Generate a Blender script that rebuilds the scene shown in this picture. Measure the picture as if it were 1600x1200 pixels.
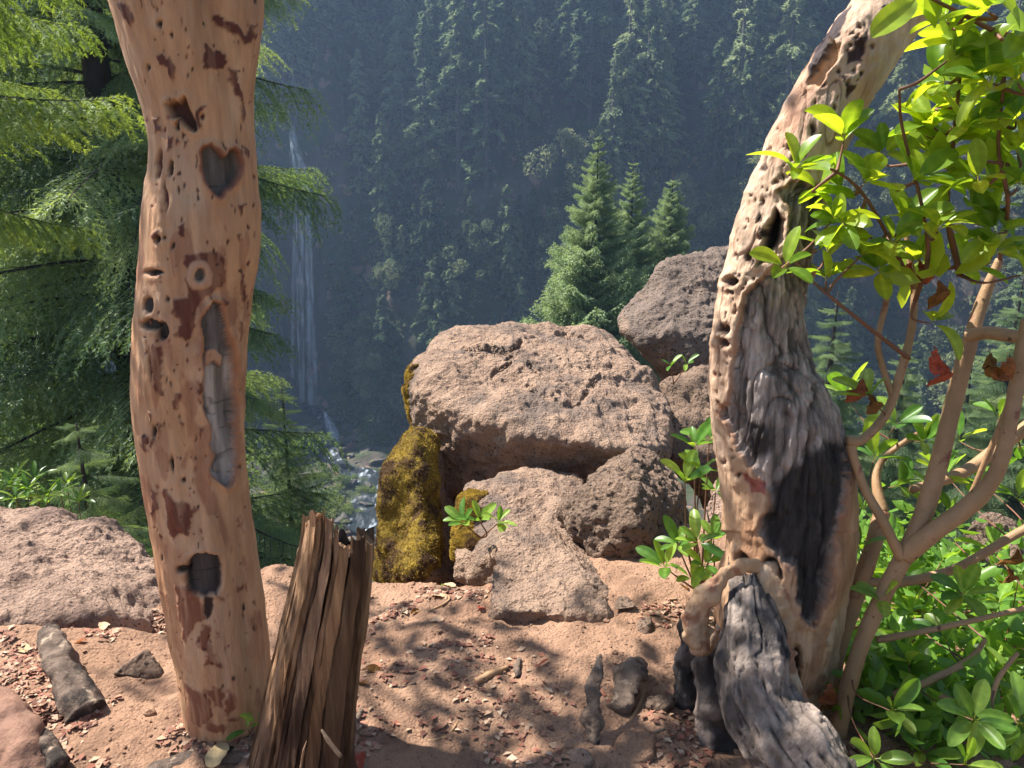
import bpy, bmesh, math, random
import numpy as np
from mathutils import Vector
random.seed(7)
rng = np.random.default_rng(7)
D = bpy.data
SC = bpy.context.scene
for o in list(D.objects):
    D.objects.remove(o)
COL = SC.collection
R = math.radians

# ------------------------------------------------------------------ camera
CAM = np.array([0.0, 0.0, 1.6]); PITCH = R(-14.0); HFOV = R(68.0)
cd = D.cameras.new('camera'); cam = D.objects.new('camera', cd); COL.objects.link(cam)
cam.location = CAM; cam.rotation_euler = (R(90) + PITCH, 0, 0)
cd.sensor_fit = 'HORIZONTAL'; cd.angle = HFOV; cd.clip_start = 0.05; cd.clip_end = 2000
SC.camera = cam
# ------------------------------------------------------------------ sky, sun, exposure
SUN_AZ, SUN_EL = R(-67.0), R(54.0)            # azimuth from +Y towards +X, elevation
SUN = np.array([math.sin(SUN_AZ) * math.cos(SUN_EL), math.cos(SUN_AZ) * math.cos(SUN_EL), math.sin(SUN_EL)])
w = D.worlds.new('World'); SC.world = w; w.use_nodes = True
nt = w.node_tree; bg = nt.nodes['Background']
sky = nt.nodes.new('ShaderNodeTexSky'); sky.sky_type = 'NISHITA'; sky.sun_disc = False
sky.sun_elevation = SUN_EL; sky.sun_rotation = SUN_AZ % (2 * math.pi)
nt.links.new(sky.outputs[0], bg.inputs[0]); bg.inputs[1].default_value = 0.07
sl = D.lights.new('sun', 'SUN'); sl.energy = 5.0; sl.angle = R(0.53); sl.color = (1.0, 0.95, 0.87)
so = D.objects.new('sun', sl); COL.objects.link(so)
so.rotation_euler = Vector(SUN).to_track_quat('Z', 'Y').to_euler()
SC.view_settings.view_transform = 'Standard'; SC.view_settings.look = 'None'
SC.view_settings.exposure = 1.45; SC.view_settings.gamma = 1.0
try:
    SC.view_settings.use_curve_mapping = False
except Exception:
    pass
SC.render.engine = 'CYCLES'
cy = SC.cycles
cy.use_denoising = True; cy.max_bounces = 7; cy.diffuse_bounces = 4; cy.glossy_bounces = 2
cy.transmission_bounces = 3; cy.volume_bounces = 1; cy.transparent_max_bounces = 8
cy.use_adaptive_sampling = True; cy.adaptive_threshold = 0.02
cy.caustics_reflective = False; cy.caustics_refractive = False
cy.sample_clamp_indirect = 6.0
SC.render.use_persistent_data = False

# ------------------------------------------------------------------ picture -> place
FPX = 800 / math.tan(HFOV / 2)
FW = np.array([0, math.cos(PITCH), math.sin(PITCH)]); UPV = np.array([0, -math.sin(PITCH), math.cos(PITCH)])
def ray(px, py):
    return FW + np.array([(px - 800) / FPX, 0, 0]) + UPV * ((600 - py) / FPX)
def at(px, py, Y):
    d = ray(px, py); return CAM + d * (Y / d[1])
def atz(px, py, z):
    d = ray(px, py); return CAM + d * ((z - CAM[2]) / d[2])
def proj(P):
    q = P - CAM; f = q @ FW; f = np.where(np.abs(f) < 1e-6, 1e-6, f)
    return np.stack([800 + FPX * q[:, 0] / f, 600 - FPX * (q @ UPV) / f], 1)

# ------------------------------------------------------------------ noise
_T = rng.random(1 << 14) * 2 - 1
def _h(x, y, z, s):
    h = (x * 73856093) ^ (y * 19349663) ^ (z * 83492791) ^ (s * 2654435761)
    h = (h ^ (h >> 13)) * 1274126177
    return h ^ (h >> 16)
def noise(P, f=1.0, s=0):
    P = np.asarray(P, float) * f
    i = np.floor(P).astype(np.int64); u = P - i; u = u * u * u * (u * (u * 6 - 15) + 10)
    r = 0
    for dx in (0, 1):
        wx = u[:, 0] if dx else 1 - u[:, 0]
        for dy in (0, 1):
            wy = u[:, 1] if dy else 1 - u[:, 1]
            for dz in (0, 1):
                wz = u[:, 2] if dz else 1 - u[:, 2]
                r = r + wx * wy * wz * _T[_h(i[:, 0] + dx, i[:, 1] + dy, i[:, 2] + dz, s) & 16383]
    return r
def fbm(P, f=1.0, o=4, s=0, g=0.5):
    r = 0; a = 1.0; t = 0
    for k in range(o):
        r = r + a * noise(P, f * 2.03 ** k, s + k * 17); t += a; a *= g
    return r / t * 1.6
def worley(P, f=1.0, s=0):
    P = np.asarray(P, float) * f
    i = np.floor(P).astype(np.int64); best = np.full(len(P), 9.0)
    for dx in (-1, 0, 1):
        for dy in (-1, 0, 1):
            for dz in (-1, 0, 1):
                c = i + np.array([dx, dy, dz])
                q = np.stack([_T[_h(c[:, 0], c[:, 1], c[:, 2], s + k) & 16383] * .5 + .5 for k in range(3)], 1) + c
                best = np.minimum(best, ((q - P) ** 2).sum(1))
    return np.sqrt(best)
def sst(a, b, x):
    t = np.clip((x - a) / (b - a), 0, 1); return t * t * (3 - 2 * t)
def lin(r, g, b):
    f = lambda c: (c / 255 / 12.92) if c < 10.3 else ((c / 255 + 0.055) / 1.055) ** 2.4
    return (f(r), f(g), f(b))
def nrm(v):
    v = np.asarray(v, float); n = np.linalg.norm(v, axis=-1, keepdims=True); return v / np.maximum(n, 1e-9)

# ------------------------------------------------------------------ objects
def mesh(name, V, F, mat=None, col=None, smooth=True, mi=None):
    V = np.asarray(V, float); me = D.meshes.new(name)
    Fs = F if isinstance(F, (list, tuple)) else [F]
    Fs = [np.asarray(f, np.int32) for f in Fs if len(f)]
    nl = sum(f.size for f in Fs); npoly = sum(len(f) for f in Fs)
    me.vertices.add(len(V)); me.vertices.foreach_set('co', V.astype(np.float32).ravel())
    me.loops.add(nl); me.loops.foreach_set('vertex_index', np.concatenate([f.ravel() for f in Fs]))
    me.polygons.add(npoly)
    tot = np.concatenate([np.full(len(f), f.shape[1], np.int32) for f in Fs])
    st = np.concatenate([[0], np.cumsum(tot)[:-1]]).astype(np.int32)
    me.polygons.foreach_set('loop_start', st)
    try:
        me.polygons.foreach_set('loop_total', tot)
    except Exception:
        pass
    me.polygons.foreach_set('use_smooth', np.full(npoly, smooth, bool))
    for m in (mat if isinstance(mat, (list, tuple)) else [mat]):
        if m is not None:
            me.materials.append(m)
    if mi is not None:
        me.polygons.foreach_set('material_index', np.asarray(mi, np.int32))
    if col is not None:
        a = me.color_attributes.new('col', 'FLOAT_COLOR', 'POINT')
        c = np.ones((len(V), 4), np.float32); c[:, :3] = col
        a.data.foreach_set('color', c.ravel())
    me.update(calc_edges=True)
    return me
def obj(name, me, parent=None, loc=(0, 0, 0), rot=None, scale=None):
    o = D.objects.new(name, me); COL.objects.link(o)
    o.location = loc
    if rot is not None: o.rotation_euler = rot
    if scale is not None: o.scale = (scale,) * 3 if np.isscalar(scale) else scale
    if parent is not None: o.parent = parent
    return o
def tag(o, label=None, cat=None, group=None, kind=None):
    if label: o['label'] = label
    if cat: o['category'] = cat
    if group: o['group'] = group
    if kind: o['kind'] = kind
    return o
def thing(name, loc, label, cat, group=None):
    o = D.objects.new(name, None); COL.objects.link(o); o.location = loc
    o.empty_display_size = 0.1
    return tag(o, label, cat, group)
def part(name, V, F, mat, parent, col=None, smooth=True):
    """mesh given in world coordinates, made a child of parent (no rotation on parent)"""
    V = np.asarray(V, float) - np.array(parent.location)
    if parent.parent is not None: V = V - np.array(parent.parent.location)
    return obj(name, mesh(name, V, F, mat, col, smooth), parent)
def solid(name, V, F, mat, label, cat, group=None, col=None, base=None, smooth=True):
    V = np.asarray(V, float)
    if base is None: base = np.array([V[:, 0].mean(), V[:, 1].mean(), V[:, 2].min()])
    return tag(obj(name, mesh(name, V - base, F, mat, col, smooth), None, base), label, cat, group)
def join(lst):
    Vs, Fs, n = [], [], 0
    for V, F in lst:
        Vs.append(V); Fs += [np.asarray(f) + n for f in (F if isinstance(F, list) else [F])]; n += len(V)
    out = {}
    for f in Fs: out.setdefault(f.shape[1], []).append(f)
    return np.concatenate(Vs), [np.concatenate(v) for v in out.values()]

# ------------------------------------------------------------------ shapes
def crom(P, n):
    P = np.asarray(P, float); m = len(P)
    if m < 3:
        t = np.linspace(0, 1, n)[:, None]; return P[0] * (1 - t) + P[-1] * t
    Q = np.concatenate([[2 * P[0] - P[1]], P, [2 * P[-1] - P[-2]]])
    t = np.linspace(0, m - 1 - 1e-6, n); i = t.astype(int); u = (t - i)[:, None]
    a, b, c, d = Q[i], Q[i + 1], Q[i + 2], Q[i + 3]
    return .5 * (2 * b + (c - a) * u + (2 * a - 5 * b + 4 * c - d) * u ** 2 + (3 * b - a - 3 * c + d) * u ** 3)
def tube(P, r, n=24, seg=10, rough=0, rf=8, s=0, ell=None):
    P = np.asarray(P, float); r = np.asarray(r, float)
    rr = np.interp(np.linspace(0, 1, n), np.linspace(0, 1, len(r)), r)
    C = crom(P, n); T = nrm(np.gradient(C, axis=0))
    a = np.cross(T[0], [0, 0, 1.0]); a = a if np.linalg.norm(a) > .1 else np.cross(T[0], [1.0, 0, 0])
    A = np.zeros((n, 3)); a = nrm(a)
    for k in range(n):
        a = nrm(a - T[k] * (a @ T[k])); A[k] = a
    B = np.cross(T, A); th = np.linspace(0, 2 * np.pi, seg, endpoint=False)
    off = A[:, None] * np.cos(th)[None, :, None] + B[:, None] * np.sin(th)[None, :, None] * (ell or 1)
    V = (C[:, None] + off * rr[:, None, None]).reshape(-1, 3)
    if rough:
        V = V + off.reshape(-1, 3) * (fbm(V, rf, 3, s) * rough * np.repeat(rr, seg))[:, None]
    i = np.arange(n - 1)[:, None] * seg; j = np.arange(seg)[None]; k = (j + 1) % seg
    F = np.stack([i + j, i + k, i + seg + k, i + seg + j], -1).reshape(-1, 4)
    V = np.concatenate([V, C[:1] - T[:1] * rr[0] * .3, C[-1:] + T[-1:] * rr[-1] * .3]); m = n * seg
    f0 = np.stack([np.full(seg, m), (np.arange(seg) + 1) % seg, np.arange(seg)], 1)
    f1 = np.stack([np.full(seg, m + 1), m - seg + np.arange(seg), m - seg + (np.arange(seg) + 1) % seg], 1)
    return V, [F, np.concatenate([f0, f1])]
def sdpoly(P, poly):
    poly = np.asarray(poly, float); d = np.full(len(P), 1e9); ins = np.zeros(len(P), bool)
    for k in range(len(poly)):
        a, b = poly[k], poly[(k + 1) % len(poly)]; e = b - a; q = P - a
        t = np.clip((q @ e) / max(e @ e, 1e-9), 0, 1)
        d = np.minimum(d, np.linalg.norm(q - t[:, None] * e, axis=1))
        c = ((a[1] <= P[:, 1]) & (b[1] > P[:, 1])) | ((b[1] <= P[:, 1]) & (a[1] > P[:, 1]))
        with np.errstate(divide='ignore', invalid='ignore'):
            xi = a[0] + (P[:, 1] - a[1]) / (e[1] if abs(e[1]) > 1e-9 else 1e-9) * e[0]
        ins ^= c & (P[:, 0] < xi)
    return np.where(ins, -d, d)
_ico = {}
def ico(n):
    if n not in _ico:
        bm = bmesh.new(); bmesh.ops.create_icosphere(bm, subdivisions=n, radius=1.0)
        V = np.array([v.co[:] for v in bm.verts]); F = np.array([[v.index for v in f.verts] for f in bm.faces]); bm.free()
        _ico[n] = (nrm(V), F)
    return _ico[n]
def vnormals(V, F):
    N = np.zeros_like(V)
    for f in (F if isinstance(F, list) else [F]):
        n = np.cross(V[f[:, 1]] - V[f[:, 0]], V[f[:, -1]] - V[f[:, 0]])
        for k in range(f.shape[1]):
            for c in range(3): N[:, c] += np.bincount(f[:, k], n[:, c], len(V))
    return nrm(N)
def hullplanes(pts):
    bm = bmesh.new()
    for p in pts: bm.verts.new(p)
    bmesh.ops.convex_hull(bm, input=bm.verts[:])
    bmesh.ops.recalc_face_normals(bm, faces=bm.faces[:])
    fs = [(np.array(f.normal[:]), np.array(f.calc_center_median()[:])) for f in bm.faces if f.calc_area() > 1e-5]
    bm.free(); c = np.mean([f[1] for f in fs], axis=0); out = []
    for n, p in fs:
        h = n @ (p - c)
        if h < 0: n, h = -n, -h
        if not any(n @ m > .985 and abs(h - g) < .05 for m, g in out): out.append((n, h))
    return c, out
def rock(pts, sub=7, k=12, amp=(.05, .02, .008), s=0, pit=.012, pf=11, fq=2.2, cracks=0.0, chip=.035):
    c, pl = hullplanes(pts); U, F = ico(sub)
    g = sum(np.maximum(U @ n / max(h, 1e-3), 0) ** k for n, h in pl)
    V = c + U * (1.05 * g ** (-1.0 / k))[:, None]
    N = vnormals(V, F)
    d = amp[0] * fbm(V, fq, 3, s) + amp[1] * fbm(V, fq * 3.3, 3, s + 5) + amp[2] * fbm(V, fq * 12, 3, s + 9)
    if chip: d = d + chip * (worley(V + .08 * noise(V, 3, s + 41)[:, None], 2.6, s + 43) - .5) + chip * .45 * (worley(V, 6.5, s + 47) - .5)
    if pit:
        m = sst(-.25, .5, noise(V, 2.1, s + 3))
        d = d - pit * (1 - sst(.12, .42, worley(V + .03 * noise(V, 9, s + 8)[:, None], pf, s + 4))) * (0.35 + m)
    if cracks:
        q = np.abs(noise(V, 1.7, s + 31)) + .25 * np.abs(noise(V, 6, s + 33))
        d = d - cracks * (1 - sst(0, .07, q))
    V = V + N * d[:, None]
    return V, F
def subset(V, F, keep):
    f = F[keep]; u, inv = np.unique(f, return_inverse=True)
    return u, inv.reshape(f.shape)

# ------------------------------------------------------------------ materials
def nd(t, ty, **kw):
    n = t.nodes.new(ty)
    for k, v in kw.items(): setattr(n, k, v)
    return n
def material(name, c1, c2=None, scale=6.0, rough=.85, bump=0.0, bscale=40.0, attr=False, spec=.3, c3=None, s3=2.5, t3=(.52, .66),
             stretch=None, transl=None, tcol=None, rnd=0.0, speck=None, vor=0.0, vscale=60.0, isl=None):
    m = D.materials.new(name); m.use_nodes = True; t = m.node_tree; L = t.links.new
    b = t.nodes['Principled BSDF']; b.inputs['Roughness'].default_value = rough
    b.inputs['Specular IOR Level'].default_value = spec
    tc = nd(t, 'ShaderNodeTexCoord'); vec = tc.outputs['Object']
    if stretch:
        mp = nd(t, 'ShaderNodeMapping'); mp.inputs['Scale'].default_value = stretch; L(vec, mp.inputs[0]); vec = mp.outputs[0]
    def nz(sc, det=6, rg=.62):
        n = nd(t, 'ShaderNodeTexNoise'); n.inputs['Scale'].default_value = sc; n.inputs['Detail'].default_value = det
        n.inputs['Roughness'].default_value = rg; L(vec, n.inputs['Vector']); return n.outputs['Fac']
    def mixc(f, a, bb, bt='MIX'):
        x = nd(t, 'ShaderNodeMix', data_type='RGBA', blend_type=bt)
        if hasattr(f, 'links') or not isinstance(f, (int, float)): L(f, x.inputs[0])
        else: x.inputs[0].default_value = f
        for sck, v in ((6, a), (7, bb)):
            if isinstance(v, tuple): x.inputs[sck].default_value = (*v, 1)
            else: L(v, x.inputs[sck])
        return x.outputs[2]
    def rng_(f, lo, hi):
        r = nd(t, 'ShaderNodeMapRange', interpolation_type='SMOOTHSTEP'); L(f, r.inputs[0])
        r.inputs[1].default_value = lo; r.inputs[2].default_value = hi; return r.outputs[0]
    if attr:
        at_ = nd(t, 'ShaderNodeAttribute', attribute_name='col'); c = at_.outputs['Color']
        c = mixc(rng_(nz(scale), .3, .7), mixc(1.0, c, c1, 'MULTIPLY'), mixc(1.0, c, c2 or c1, 'MULTIPLY'))
    else:
        c = mixc(rng_(nz(scale), .3, .7), c1, c2 or c1)
    if c3: c = mixc(rng_(nz(s3, 8, .7), *t3), c, c3)
    if speck: c = mixc(rng_(nz(speck[1], 3, .5), speck[2], speck[2] + .06), c, speck[0])
    if isl:
        ge = nd(t, 'ShaderNodeNewGeometry'); cr = nd(t, 'ShaderNodeValToRGB'); L(ge.outputs['Random Per Island'], cr.inputs[0]); cr.color_ramp.interpolation = 'LINEAR'
        for k, cc in enumerate(isl):
            e = cr.color_ramp.elements[k] if k < 2 else cr.color_ramp.elements.new(k / (len(isl) - 1))
            e.position = k / (len(isl) - 1); e.color = (*cc, 1)
        c = mixc(1.0, c, cr.outputs[0], 'MULTIPLY')
    if rnd:
        oi = nd(t, 'ShaderNodeObjectInfo'); hs = nd(t, 'ShaderNodeHueSaturation')
        r1 = nd(t, 'ShaderNodeMapRange'); L(oi.outputs['Random'], r1.inputs[0]); r1.inputs[3].default_value = 1 - rnd; r1.inputs[4].default_value = 1 + rnd
        r2 = nd(t, 'ShaderNodeMapRange'); L(oi.outputs['Random'], r2.inputs[0]); r2.inputs[3].default_value = .5 + rnd * .09; r2.inputs[4].default_value = .5 - rnd * .05
        L(r1.outputs[0], hs.inputs['Value']); L(r2.outputs[0], hs.inputs['Hue']); L(c, hs.inputs['Color']); c = hs.outputs[0]
    L(c, b.inputs['Base Color'])
    if bump:
        h = nz(bscale, 8, .7)
        if vor:
            v = nd(t, 'ShaderNodeTexVoronoi'); v.inputs['Scale'].default_value = vscale; L(vec, v.inputs['Vector'])
            mm = nd(t, 'ShaderNodeMath', operation='MULTIPLY_ADD'); L(v.outputs['Distance'], mm.inputs[0]); mm.inputs[1].default_value = vor; L(h, mm.inputs[2]); h = mm.outputs[0]
        bp = nd(t, 'ShaderNodeBump'); bp.inputs['Strength'].default_value = 1.0; bp.inputs['Distance'].default_value = bump
        L(h, bp.inputs['Height']); L(bp.outputs[0], b.inputs['Normal'])
    if transl:
        tr = nd(t, 'ShaderNodeBsdfTranslucent'); mx = nd(t, 'ShaderNodeMixShader'); mx.inputs[0].default_value = transl
        if tcol: L(mixc(1.0, c, tcol, 'MULTIPLY'), tr.inputs[0])
        else: L(c, tr.inputs[0])
        L(b.outputs[0], mx.inputs[1]); L(tr.outputs[0], mx.inputs[2]); L(mx.outputs[0], t.nodes['Material Output'].inputs[0])
    return m
MT = {}
MT['dirt'] = material('dirt', (.285, .165, .105), (.37, .225, .147), 3.0, .95, .014, 60, c3=(.2, .118, .078), s3=5, t3=(.48, .68), speck=((.13, .075, .052), 130, .63), vor=.4, vscale=90, spec=.15)
MT['rock'] = material('rock', (.4, .27, .19), (.29, .192, .138), 5.0, .92, .034, 34, c3=(.19, .14, .112), s3=3.2, t3=(.46, .62), speck=((.1, .065, .05), 55, .61), vor=.3, vscale=80, spec=.2)
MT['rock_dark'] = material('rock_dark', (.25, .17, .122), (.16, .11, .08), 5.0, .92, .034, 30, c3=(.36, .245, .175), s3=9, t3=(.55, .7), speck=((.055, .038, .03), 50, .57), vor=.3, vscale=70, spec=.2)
MT['rock_pale'] = material('rock_pale', (.43, .29, .215), (.3, .2, .15), 4.0, .93, .034, 30, c3=(.19, .125, .1), s3=3.5, t3=(.49, .65), speck=((.1, .062, .05), 60, .6), vor=.3, vscale=70, spec=.2)
MT['rock_grey'] = material('rock_grey', (.23, .172, .138), (.155, .118, .097), 6.0, .92, .034, 30, c3=(.33, .23, .17), s3=3, t3=(.54, .7), speck=((.06, .045, .038), 50, .57), vor=.3, vscale=70, spec=.2)
MT['moss'] = material('moss', (.25, .175, .035), (.14, .095, .025), 9, .98, .012, 90, c3=(.07, .042, .025), s3=6, t3=(.46, .58), spec=.05)
MT['moss_tuft'] = material('moss_tuft', (.52, .37, .07), (.3, .2, .045), 9, .98, c3=(.14, .08, .04), s3=6, t3=(.48, .6), transl=.35, spec=.05)
MT['trunk'] = material('madrone_bark', (1.05, 1.04, 1.02), (.86, .79, .74), 30, .58, .01, 75, attr=True, spec=.35, stretch=(1, 1, .22))
MT['deadwood'] = material('deadwood', (1, 1, 1), (.62, .6, .58), 30, .85, .008, 60, attr=True, stretch=(1, 1, .12), spec=.2)
MT['char'] = material('charred_wood', (1.1, 1.1, 1.1), (.42, .4, .39), 22, .7, .02, 42, attr=True, stretch=(1, 1, .3), spec=.35)
MT['stem'] = material('madrone_stem', (.38, .225, .12), (.28, .17, .085), 12, .55, .003, 60, c3=(.2, .07, .045), s3=10, t3=(.58, .66), spec=.35, speck=((.1, .05, .03), 45, .68))
MT['twig'] = material('twig', (.2, .085, .05), (.13, .07, .045), 20, .6)
MT['leaf'] = material('madrone_leaf', (.26, .39, .04), (.2, .33, .035), 5, .34, attr=True, transl=.62, tcol=(1.8, 1.45, .45), rnd=.3, spec=.5)
MT['leaf_low'] = material('sprout_leaf', (.2, .34, .05), (.15, .28, .045), 5, .36, attr=True, transl=.52, tcol=(1.8, 1.5, .55), rnd=.38, spec=.5)
MT['leaf_dead'] = material('dead_leaf', (.42, .13, .045), (.2, .06, .03), 12, .6, transl=.4, rnd=.4)
MT['leaf_tan'] = material('dry_leaf', (.6, .42, .24), (.5, .33, .2), 10, .7, transl=.2, rnd=.25)
MT['leaf_yellow'] = material('yellow_leaf', (.72, .5, .2), (.62, .42, .17), 10, .6, transl=.2)
MT['litter'] = material('litter', (1, 1, 1), (.75, .75, .75), 30, .75, transl=.1, isl=[(.12, .055, .04), (.3, .11, .07), (.24, .13, .085), (.42, .2, .13), (.42, .28, .18), (.58, .42, .3)])
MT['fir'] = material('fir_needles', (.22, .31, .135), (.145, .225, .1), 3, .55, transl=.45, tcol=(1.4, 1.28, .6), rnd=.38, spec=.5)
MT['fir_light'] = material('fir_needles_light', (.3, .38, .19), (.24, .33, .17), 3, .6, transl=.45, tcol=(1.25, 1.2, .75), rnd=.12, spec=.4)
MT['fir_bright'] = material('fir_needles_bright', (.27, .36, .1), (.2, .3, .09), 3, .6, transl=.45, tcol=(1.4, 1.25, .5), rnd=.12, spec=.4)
MT['fir_far'] = material('far_foliage', (.15, .2, .1), (.22, .27, .135), .4, .8, transl=.45, rnd=.5, spec=.1)
MT['leafy_far'] = material('far_leaves', (.17, .19, .09), (.12, .145, .07), .5, .8, transl=.4, rnd=.4, spec=.1)
MT['bush'] = material('bush_leaves', (.16, .22, .055), (.11, .16, .05), 1.5, .6, transl=.4, tcol=(1.6, 1.4, .7), rnd=.25)
MT['firbark'] = material('fir_bark', (.06, .047, .042), (.035, .028, .027), 5, .95, .02, 22, stretch=(1, 1, .25))
MT['undergrowth'] = material('undergrowth', (.12, .165, .07), (.2, .18, .09), .08, .9, c3=(.2, .125, .085), s3=.06, t3=(.5, .58), transl=.3, isl=[(.5, .55, .5), (1, 1, 1), (1.3, 1.2, .9)])
MT['farbark'] = material('far_bark', (.09, .08, .07), (.06, .05, .047), 1, .95)
MT['root'] = material('root_bark', (.3, .165, .11), (.19, .1, .07), 9, .8, .012, 30, c3=(.42, .27, .19), s3=5, t3=(.52, .68))
MT['wood'] = material('rotten_wood', (1.15, 1.12, 1.1), (.42, .36, .32), 34, .85, .022, 50, attr=True, stretch=(1, 1, .07), spec=.15)
MT['greywood'] = material('grey_wood', (.25, .18, .135), (.1, .068, .052), 16, .88, .022, 40, c3=(.035, .026, .022), s3=7, t3=(.48, .6), speck=((.4, .3, .22), 22, .62))
MT['wall'] = material('canyon_earth', (.09, .068, .055), (.05, .046, .036), .12, .95, .5, .5, c3=(.035, .05, .02), s3=.09, t3=(.42, .56), speck=((.2, .125, .095), .3, .6))
MT['riverrock'] = material('river_rock', (.07, .06, .055), (.045, .042, .04), .8, .7, .1, 2, c3=(.07, .08, .02), s3=.5, t3=(.5, .6))

# ================================================================== the setting
FLOOR = -48.0
_ex = np.array([-200, -6, -2.6, -1.3, -.95, -.5, -.12, .05, .4, .9, 1.3, 1.8, 3, 6, 200])
_ey = np.array([5, 3.3, 3.2, 3.0, 2.9, 2.85, 2.95, 3.15, 3.3, 3.4, 3.3, 3.1, 3.0, 3.4, 5.0])
def near_z(x, y, detail=True):
    """height of the near rim and the slope that drops from it"""
    P = np.stack([x, y, np.zeros_like(x)], 1)
    e = np.interp(x, _ex, _ey) + .12 * noise(P, 1.7, 2)
    d = np.maximum(y - e, 0)
    slope = 0.62 + 1.15 * (1 - sst(-.6, 1.6, x)) + 0.25 * sst(8, 40, np.abs(x))
    z = -(d * slope + .5 * slope * (1 - np.exp(-d * 3)))
    z = z + .05 * noise(P, .9, 3) * (1 + d * .3) + np.minimum(d, 6) * .12 * noise(P, .5, 4)
    z = z + .06 * sst(-.7, -2.2, x) * sst(1.4, 2.2, y) - .22 * sst(-1.0, -1.3, x) * sst(2.45, 2.8, y) - .10 * sst(1.15, 2.2, x) * sst(1.5, 3.5, y)
    z = z + .05 * sst(.55, .95, x) * sst(2.6, 1.9, y)
    z = np.where(y < 1, z + .0, z)
    return z
def yfoot(x):
    P = np.stack([x, 0 * x, 0 * x], 1)
    return 150 + 7 * noise(P, .022, 5) + 3 * noise(P, .09, 6) + 17 * np.exp(-((x + 47) / 13) ** 2) - 40 * sst(-78, -135, x) + .0004 * np.maximum(x - 20, 0) ** 2 * -10
_wt = np.array([0, 3, 7, 9, 14, 18, 30, 42, 56, 80, 300]); _wz = np.array([0, 13, 30, 33, 50, 54, 68, 86, 104, 118, 122])
def canyon_z(x, y):
    zn = near_z(x, y) - .35 * sst(9, 5, y)
    P = np.stack([x, y, 0 * x], 1)
    fl = FLOOR + 1.2 * noise(P, .11, 8) + .7 * noise(P, .4, 9) + .0011 * (x + 40) ** 2 * .2
    t = np.maximum(y - yfoot(x), 0) * (1 + 3.2 * np.exp(-((x + 47) / 9) ** 2))
    wz = np.interp(t, _wt, _wz) + 2.2 * noise(P, .12, 11) * sst(0, 6, t) + 1.1 * noise(P, .45, 12) * sst(0, 4, t)
    return np.maximum(zn, fl + wz)
xs = np.concatenate([np.linspace(-210, -90, 60, endpoint=False), np.linspace(-90, 90, 210, endpoint=False), np.linspace(90, 210, 61)])
ys = np.concatenate([np.linspace(-45, 4, 16, endpoint=False), np.linspace(4, 60, 60, endpoint=False), np.linspace(60, 105, 30, endpoint=False),
                     np.linspace(105, 215, 200, endpoint=False), np.linspace(215, 300, 34)])
X, Yg = np.meshgrid(xs, ys); nx, ny = len(xs), len(ys)
Z = canyon_z(X.ravel(), Yg.ravel())
V = np.stack([X.ravel(), Yg.ravel(), Z], 1)
stp = sst(110, 140, V[:, 1])
V[:, 1] += stp * 1.6 * fbm(V, .16, 4, 21); V[:, 0] += stp * 1.2 * fbm(V, .2, 3, 25)
def gridf(ny, nx):
    i = np.arange(ny - 1)[:, None] * nx; j = np.arange(nx - 1)[None]
    return np.stack([i + j, i + j + 1, i + nx + j + 1, i + nx + j], -1).reshape(-1, 4)
tag(obj('canyon_terrain', mesh('canyon_terrain', V, gridf(ny, nx), MT['wall'])), kind='structure')

# near rim: one fine sheet of bare dirt
gx = np.concatenate([np.linspace(-5, -2.2, 50, endpoint=False), np.linspace(-2.2, 2.4, 380, endpoint=False), np.linspace(2.4, 5.4, 50)])
gy = np.concatenate([np.linspace(-1.5, 1.3, 24, endpoint=False), np.linspace(1.3, 4.0, 260, endpoint=False), np.linspace(4.0, 8, 70)])
X, Yg = np.meshgrid(gx, gy)
def ground_z(x, y):
    P = np.stack([x, y, 0 * x], 1)
    z = near_z(x, y) + .018 * fbm(P, 3.2, 3, 40) + .008 * fbm(P, 13, 3, 44) - .012 * (1 - sst(.1, .4, worley(P, 5, 47)))
    return z
def gz(x, y):
    return float(ground_z(np.array([float(x)]), np.array([float(y)]))[0])
Z = ground_z(X.ravel(), Yg.ravel())
V = np.stack([X.ravel(), Yg.ravel(), Z], 1)
V[:, 2] += .004 * noise(V * [1, 1, 0], 45, 50) - .5 * sst(4.2, 5, np.abs(V[:, 0])) - .5 * sst(7, 8, V[:, 1]) - .4 * sst(-.9, -1.5, V[:, 1])
tag(obj('ground', mesh('ground', V, gridf(len(gy), len(gx)), MT['dirt'])), kind='structure')
def ong(px, py):
    """point of the near ground seen at a pixel"""
    d = ray(px, py); tt_ = np.arange(1.0, 6.0, .01); Q = CAM + d * tt_[:, None]
    h_ = np.where(Q[:, 2] < ground_z(Q[:, 0], Q[:, 1]))[0]; return Q[h_[0] if len(h_) else -1]

# stream on the canyon floor
wm = D.materials.new('stream_water'); wm.use_nodes = True; t_ = wm.node_tree
b_ = t_.nodes['Principled BSDF']; b_.inputs['Roughness'].default_value = .4
tc = nd(t_, 'ShaderNodeTexCoord'); mp = nd(t_, 'ShaderNodeMapping'); mp.inputs['Scale'].default_value = (.9, .28, 1)
n1 = nd(t_, 'ShaderNodeTexNoise'); n1.inputs['Scale'].default_value = 1.1; n1.inputs['Detail'].default_value = 8
t_.links.new(tc.outputs['Object'], mp.inputs[0]); t_.links.new(mp.outputs[0], n1.inputs['Vector'])
rp = nd(t_, 'ShaderNodeValToRGB'); rp.color_ramp.elements[0].position = .57; rp.color_ramp.elements[0].color = (.012, .018, .022, 1)
rp.color_ramp.elements[1].position = .72; rp.color_ramp.elements[1].color = (.36, .41, .46, 1)
t_.links.new(n1.outputs['Fac'], rp.inputs[0]); t_.links.new(rp.outputs[0], b_.inputs['Base Color'])
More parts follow.
